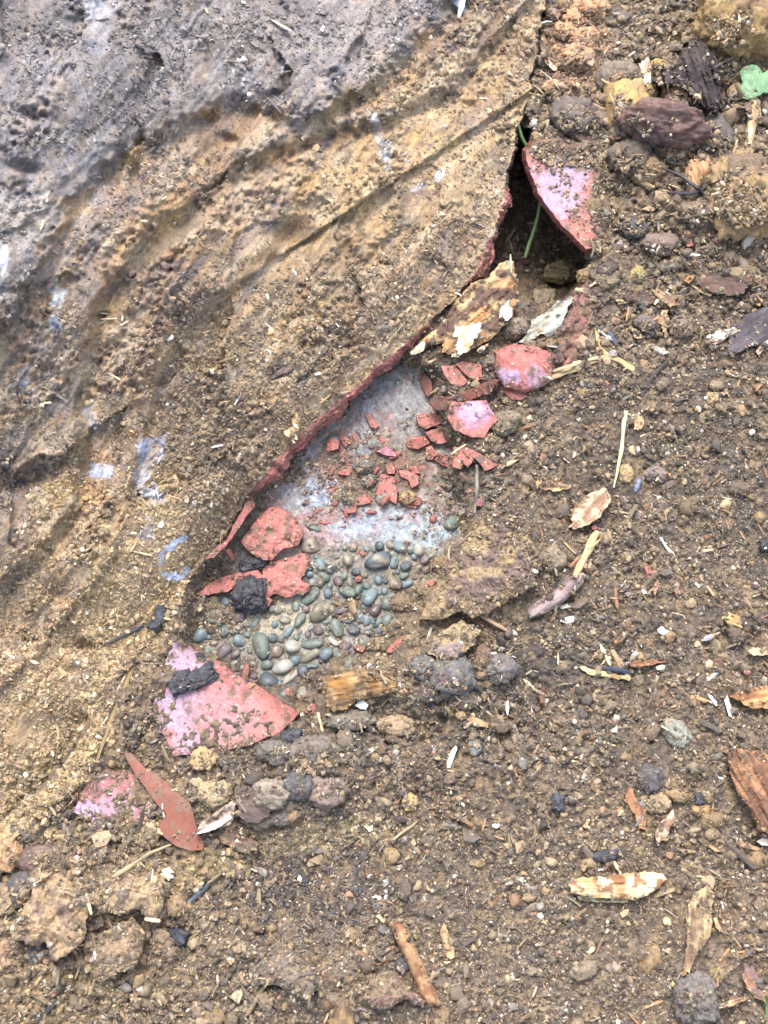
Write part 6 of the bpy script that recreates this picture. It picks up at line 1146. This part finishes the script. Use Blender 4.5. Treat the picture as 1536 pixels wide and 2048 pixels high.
# on the slab: seen one by one in the photograph
for k, (u, v, ln, wd, a, lb) in enumerate(((215, 628, 30, 5, 10, 'uppermost of the cream splinters clustered at the dark pit of the slab'), (217, 638, 28, 4, -4, 'lower left of the cream splinters clustered at the dark pit of the slab'), (245, 634, 16, 4, 88, 'upright cream splinter of the cluster at the dark pit of the slab'), (243, 650, 28, 5, -35, 'slanting cream splinter of the cluster at the dark pit of the slab'),
                                           (340, 676, 15, 9, -50, 'white seed-like flake near the crease of the slab'), (228, 752, 28, 5, 28, 'long tan splinter on the middle of the clay slab'), (40, 790, 18, 4, 58, 'thin cream splinter at the left edge of the slab'), (88, 806, 26, 5, 5, 'pale tan splinter below the left blue scrapes'), (380, 892, 22, 6, -25, 'white splinter in the crumbly lower slab, left of two'), (434, 893, 22, 6, -15, 'forked white splinter in the crumbly lower slab, right of two'),
                                           (423, 1004, 22, 6, 90, 'upright white splinter by the foot of the crumbly slab'), (475, 800, 22, 4, -65, 'hair-thin white splinter in the crumbly slab soil'), (452, 803, 16, 4, -10, 'grey-white splinter beside the hair-thin one'), (412, 1056, 14, 4, 80, 'small upright cream splinter at the slab foot'), (260, 1066, 26, 7, 0, 'cream splinter above the blue arc on the slab'), (48, 1058, 20, 7, -70, 'white splinter at the left edge of the slab, beside the grey streak'),
                                           (60, 1322, 34, 8, 28, 'whitish splinter on the tan lower slab'), (20, 1312, 20, 7, 25, 'white splinter at the left edge of the tan lower slab'), (582, 645, 14, 4, -55, 'white splinter in the soil above the red lip'), (535, 595, 12, 9, 70, 'white tooth-like flake in the middle of the slab'), (410, 16, 26, 5, 62, 'cream splinter near the top of the grey slab'), (480, 120, 18, 11, -20, 'white oval flake on the grey slab top'),
                                           (285, 442, 18, 5, 0, 'cream splinter in the brown band of the slab'), (85, 450, 18, 7, -75, 'white splinter on the pale tan patch of the slab'), (327, 398, 14, 5, -20, 'cream splinter at the edge of the brown band'), (964, 197, 20, 4, 3, 'thin white splinter near the right edge of the slab'), (660, 1001 - 600, 10, 5, 40, 'tiny white flake above the hollow in the slab'), (282, 1190, 26, 5, 78, 'cream fibre pressed in the slab beside the black charcoal'), (240, 1370, 46, 4, -66, 'glinting straw-coloured fibre along the long olive root'), (205, 1450, 36, 4, -66, 'second glinting straw-coloured fibre further down the long olive root'))):
    put_splint(u, v, ln, wd, a, L(random.choice([(236, 218, 184), (240, 232, 216), (226, 200, 160)])), lb, None, k)
SPC = {'white': [(240, 232, 220), (232, 224, 212)], 'cream': [(228, 204, 162), (222, 192, 148)], 'brown': [(150, 112, 80), (132, 98, 76)], 'orange-tan': [(196, 148, 100), (186, 136, 92)]}
n_s = 0
for k in range(285):
    for _ in range(60):
        u, v = RNG.uniform(300, 1550), RNG.uniform(20, 2060)
        if u < uedge(v) + 16 or sdf(HOLE, np.array([u]), np.array([v]))[0] < 10: continue
        z, d, c_ = topz(np.array([u]), np.array([v]))
        if c_[0] and RNG.random() > .12: continue
        if RNG.random() > .35 + .65 * math.exp(-((u - 1250) / 330) ** 2): continue
        break
    c = random.choices(list(SPC), [1.3, 3.2, 4.2, 3])[0]; ln = float(np.clip(RNG.lognormal(2.85, .42), 8, 46)); wd = float(np.clip(ln * RNG.uniform(.13, .32), 2.6, 9))
    o = put_splint(u, v, ln, wd, RNG.uniform(0, 180), L(random.choice(SPC[c])) * random.uniform(.85, 1.08), None, None, k, random.uniform(-.25, .25))
    side_label(o, u, v, f'tiny {c} splinter', 'tiny splinters strewn over the soil')

# red crumbs of the broken screed
RCL = [(672, 893, 'the chunky red chip'), (752, 985, 'the forked red chip'), (822, 962, 'the hooked red chip'), (775, 905, 'the mauve-pink chip'), (745, 842, 'the stepped red chip'), (850, 888, 'the squarish red chip'), (640, 975, 'the bluish concrete'), (560, 1075, 'the large rough red block'), (730, 1040, 'the pale concrete')]
LAND_ALL, LAND = LAND, RCL
pr_, fr_c = lumpmesh(77, 2, .34, .5); RM = []
for k in range(4):
    p, f = lumpmesh(80 + k, 2, .4, .5); RM.append(shared('red_chip', p, f, M['lump']))
for k in range(60):
    u, v = RNG.normal(720, 85), RNG.normal(960, 62)
    z, d, c_ = topz(np.array([u]), np.array([v]))
    if u < uedge(v) + 26 or sdf(CONC, np.array([u]), np.array([v]))[0] > -6: continue
    r = float(np.clip(RNG.lognormal(1.6, .4), 3, 10)); q = mpp(u, v); o = bpy.data.objects.new('red_chip', RM[k % 4]); COL.objects.link(o)
    o.location = pt(u, v, float(z[0]) + .25 * r * q); o.rotation_euler = (random.uniform(-.4, .4), random.uniform(-.4, .4), random.uniform(0, 6.3)); o.scale = (r * q * random.uniform(.9, 1.7), r * q * random.uniform(.6, 1), r * q)
    o.color = (*(RED * random.uniform(.72, 1.08)), 1); tag(o, None, 'chip', None, 'thing'); side_label(o, u, v, 'red crumb', 'red crumbs strewn on the concrete')
finish_side_labels(); LAND = LAND_ALL

# ================================================================== CRUMBS: the uncountable grit of the soil
def crumb_src():
    src = []
    for k in range(7):
        p, f = lumpmesh(k + 20, 1 if k < 4 else 2, .48, .68); me = shared('crumb_shape', p, f, M['crumb'], smooth=k >= 5); src.append(bpy.data.objects.new('crumb_shape', me))
    for k in range(2):                                        # flakes and fibres
        p, f = lumpmesh(k + 40, 1, .3, .3); p = p * np.array([2.9 if k else 1.5, .5 if k else .9, .7]); src.append(bpy.data.objects.new('crumb_shape', shared('crumb_shape', p, f, M['crumb'], smooth=False)))
    return src
SRC = crumb_src()
def gn_tree():
    g = bpy.data.node_groups.new('scatter_crumbs', 'GeometryNodeTree')
    g.interface.new_socket('Geometry', in_out='INPUT', socket_type='NodeSocketGeometry'); g.interface.new_socket('Geometry', in_out='OUTPUT', socket_type='NodeSocketGeometry')
    i = g.nodes.new('NodeGroupInput'); o = g.nodes.new('NodeGroupOutput'); inst = g.nodes.new('GeometryNodeInstanceOnPoints'); gi = g.nodes.new('GeometryNodeJoinGeometry')
    for ob in reversed(SRC):
        n = g.nodes.new('GeometryNodeObjectInfo'); n.inputs['Object'].default_value = ob; n.inputs['As Instance'].default_value = True; g.links.new(n.outputs['Geometry'], gi.inputs[0])
    def na(name, typ):
        n = g.nodes.new('GeometryNodeInputNamedAttribute'); n.data_type = typ; n.inputs['Name'].default_value = name; return n.outputs['Attribute']
    inst.inputs['Pick Instance'].default_value = True
    g.links.new(i.outputs[0], inst.inputs['Points']); g.links.new(gi.outputs[0], inst.inputs['Instance']); g.links.new(na('pk', 'INT'), inst.inputs['Instance Index'])
    g.links.new(na('rot', 'FLOAT_VECTOR'), inst.inputs['Rotation']); g.links.new(na('scl', 'FLOAT_VECTOR'), inst.inputs['Scale']); g.links.new(inst.outputs[0], o.inputs[0])
    return g
GT = gn_tree()
def crumbs(name, u, v, r, col, parent=None, sink=.15, clip=True):
    z, d, c_ = topz(u, v)
    keep = RNG.random(len(u)) < np.where(c_, np.where(d < .5, d * 3.2 * sm(-.05, .45, fbm2(u / 17, v / 17, 521, 3)), d), d); u, v, r, z, col, c_, d = u[keep], v[keep], r[keep], z[keep], col[keep], c_[keep], d[keep]
    r = np.where(c_, np.minimum(r, np.where(d > .35, 7.0, 4.0)), r)
    q = np.linalg.norm(pt(u, v, z) - CAMP, axis=1) / F; rad = r * q
    P = pt(u, v, z + rad * (RNG.uniform(-.35, .45, len(u)) + .15 - sink))
    me = bpy.data.meshes.new(name); me.vertices.add(len(P)); me.vertices.foreach_set('co', P.ravel())
    me.attributes.new('ccol', 'FLOAT_COLOR', 'POINT').data.foreach_set('color', np.concatenate([np.clip(col, .004, .9), np.ones((len(P), 1))], 1).ravel())
    me.attributes.new('rot', 'FLOAT_VECTOR', 'POINT').data.foreach_set('vector', (RNG.uniform(-3.14, 3.14, (len(P), 3)) * np.array([.35, .35, 1])).ravel())
    me.attributes.new('scl', 'FLOAT_VECTOR', 'POINT').data.foreach_set('vector', (rad[:, None] * RNG.uniform(.75, 1.3, (len(P), 3))).ravel())
    me.attributes.new('pk', 'INT', 'POINT').data.foreach_set('value', RNG.choice(9, len(P), p=[.12, .12, .12, .11, .07, .06, .05, .16, .19]).astype(np.int32))
    o = bpy.data.objects.new(name, me); COL.objects.link(o); md = o.modifiers.new('scatter', 'NODES'); md.node_group = GT
    if parent is not None: o.parent = parent; o.matrix_parent_inverse = Matrix.Translation(-parent.location)
    o['kind'] = 'stuff'; return o
def crumbcol(u, v, base, n, wts, kb=.48):
    pal = L((176, 144, 98))[None] * 0 + np.array([L(188, 156, 106), L(208, 180, 134), L(156, 134, 104), L(104, 90, 78), L(72, 64, 62), L(150, 144, 136), L(228, 214, 190), L(196, 138, 92), L(166, 100, 88)])
    idx = RNG.choice(len(pal), n, p=np.array(wts) / sum(wts)); C = base * kb + pal[idx] * (1 - kb)
    C = np.where((idx == 6)[:, None], pal[6] * .9, C)
    g = C.mean(-1, keepdims=True); C = g + (C - g) * .94
    return C * np.exp(RNG.normal(0, .30, (n, 1)))
n = 560000
u = RNG.uniform(-110, 1646, n); v = RNG.uniform(-130, 2178, n)
k = (u > uedge(v) + 2); u, v = u[k], v[k]
dh = sdf(HOLE, u, v); k = ((dh > -4) | (RNG.random(len(u)) < .5)) & (RNG.random(len(u)) < np.clip(.80 + .75 * fbm2(u / 95, v / 95, 507, 3), .22, 1)); u, v = u[k], v[k]
lump = .55 + .75 * np.exp(-blob(u, v, (1330, 330, 330, 420, 0))) + .5 * np.exp(-blob(u, v, (300, 1850, 420, 230, 0))) + .35 * np.exp(-blob(u, v, (900, 1430, 420, 140, 0))) - .22 * np.exp(-blob(u, v, (620, 1790, 260, 150, 0)))
cl_ = .75 + .5 * fbm2(u / 38, v / 38, 501, 3)
r = np.clip(RNG.lognormal(.60, .64, len(u)) * (.62 + .5 * lump) * np.clip(cl_, .5, 1.4), 1.0, 14)
col = crumbcol(u, v, zonecol_ground(u, v), len(u), [24, 12, 18, 22, 16, 8, 3.4, 3, 1.2])
crumbs('soil_crumbs', u, v, r, col)
n = 120000
v = RNG.uniform(-130, 1750, n); u = uedge(v) - 2 - RNG.random(n) ** .9 * (uedge(v) + 130)
k = u > -130; u, v = u[k], v[k]
m, _ = streak(u, v); bl_ = np.zeros(len(u))
for b_ in SZ:
    if b_[5][2] > b_[5][0] + 6: bl_ = np.maximum(bl_, b_[6] * (blob(u, v, b_) < 1.2))
m = np.maximum(m, bl_); crum = np.clip(.38 + .55 * np.exp(-((uedge(v) - u) / 75) ** 2) + .5 * np.exp(-blob(u, v, (180, 1330, 170, 330, 30))) + .9 * np.exp(-blob(u, v, (430, 880, 190, 190, -40))) + .8 * np.exp(-blob(u, v, (720, 640, 260, 70, -45))) + .5 * fbm2(u / 70, v / 70, 511, 3), .06, 1)
k = RNG.random(len(u)) < crum * (1 - .93 * m); u, v = u[k], v[k]; crum = crum[k]
r = np.clip(RNG.lognormal(.75, .48, len(u)) * (.75 + .35 * crum), 1.0, 8)
col = crumbcol(u, v, slabcol(u, v), len(u), [20, 14, 20, 13, 6, 12, 2.6, 4, .6], .70)
col = greytop(col, u, v)
crumbs('clay_crumbs', u, v, r, col, slab, sink=.28)
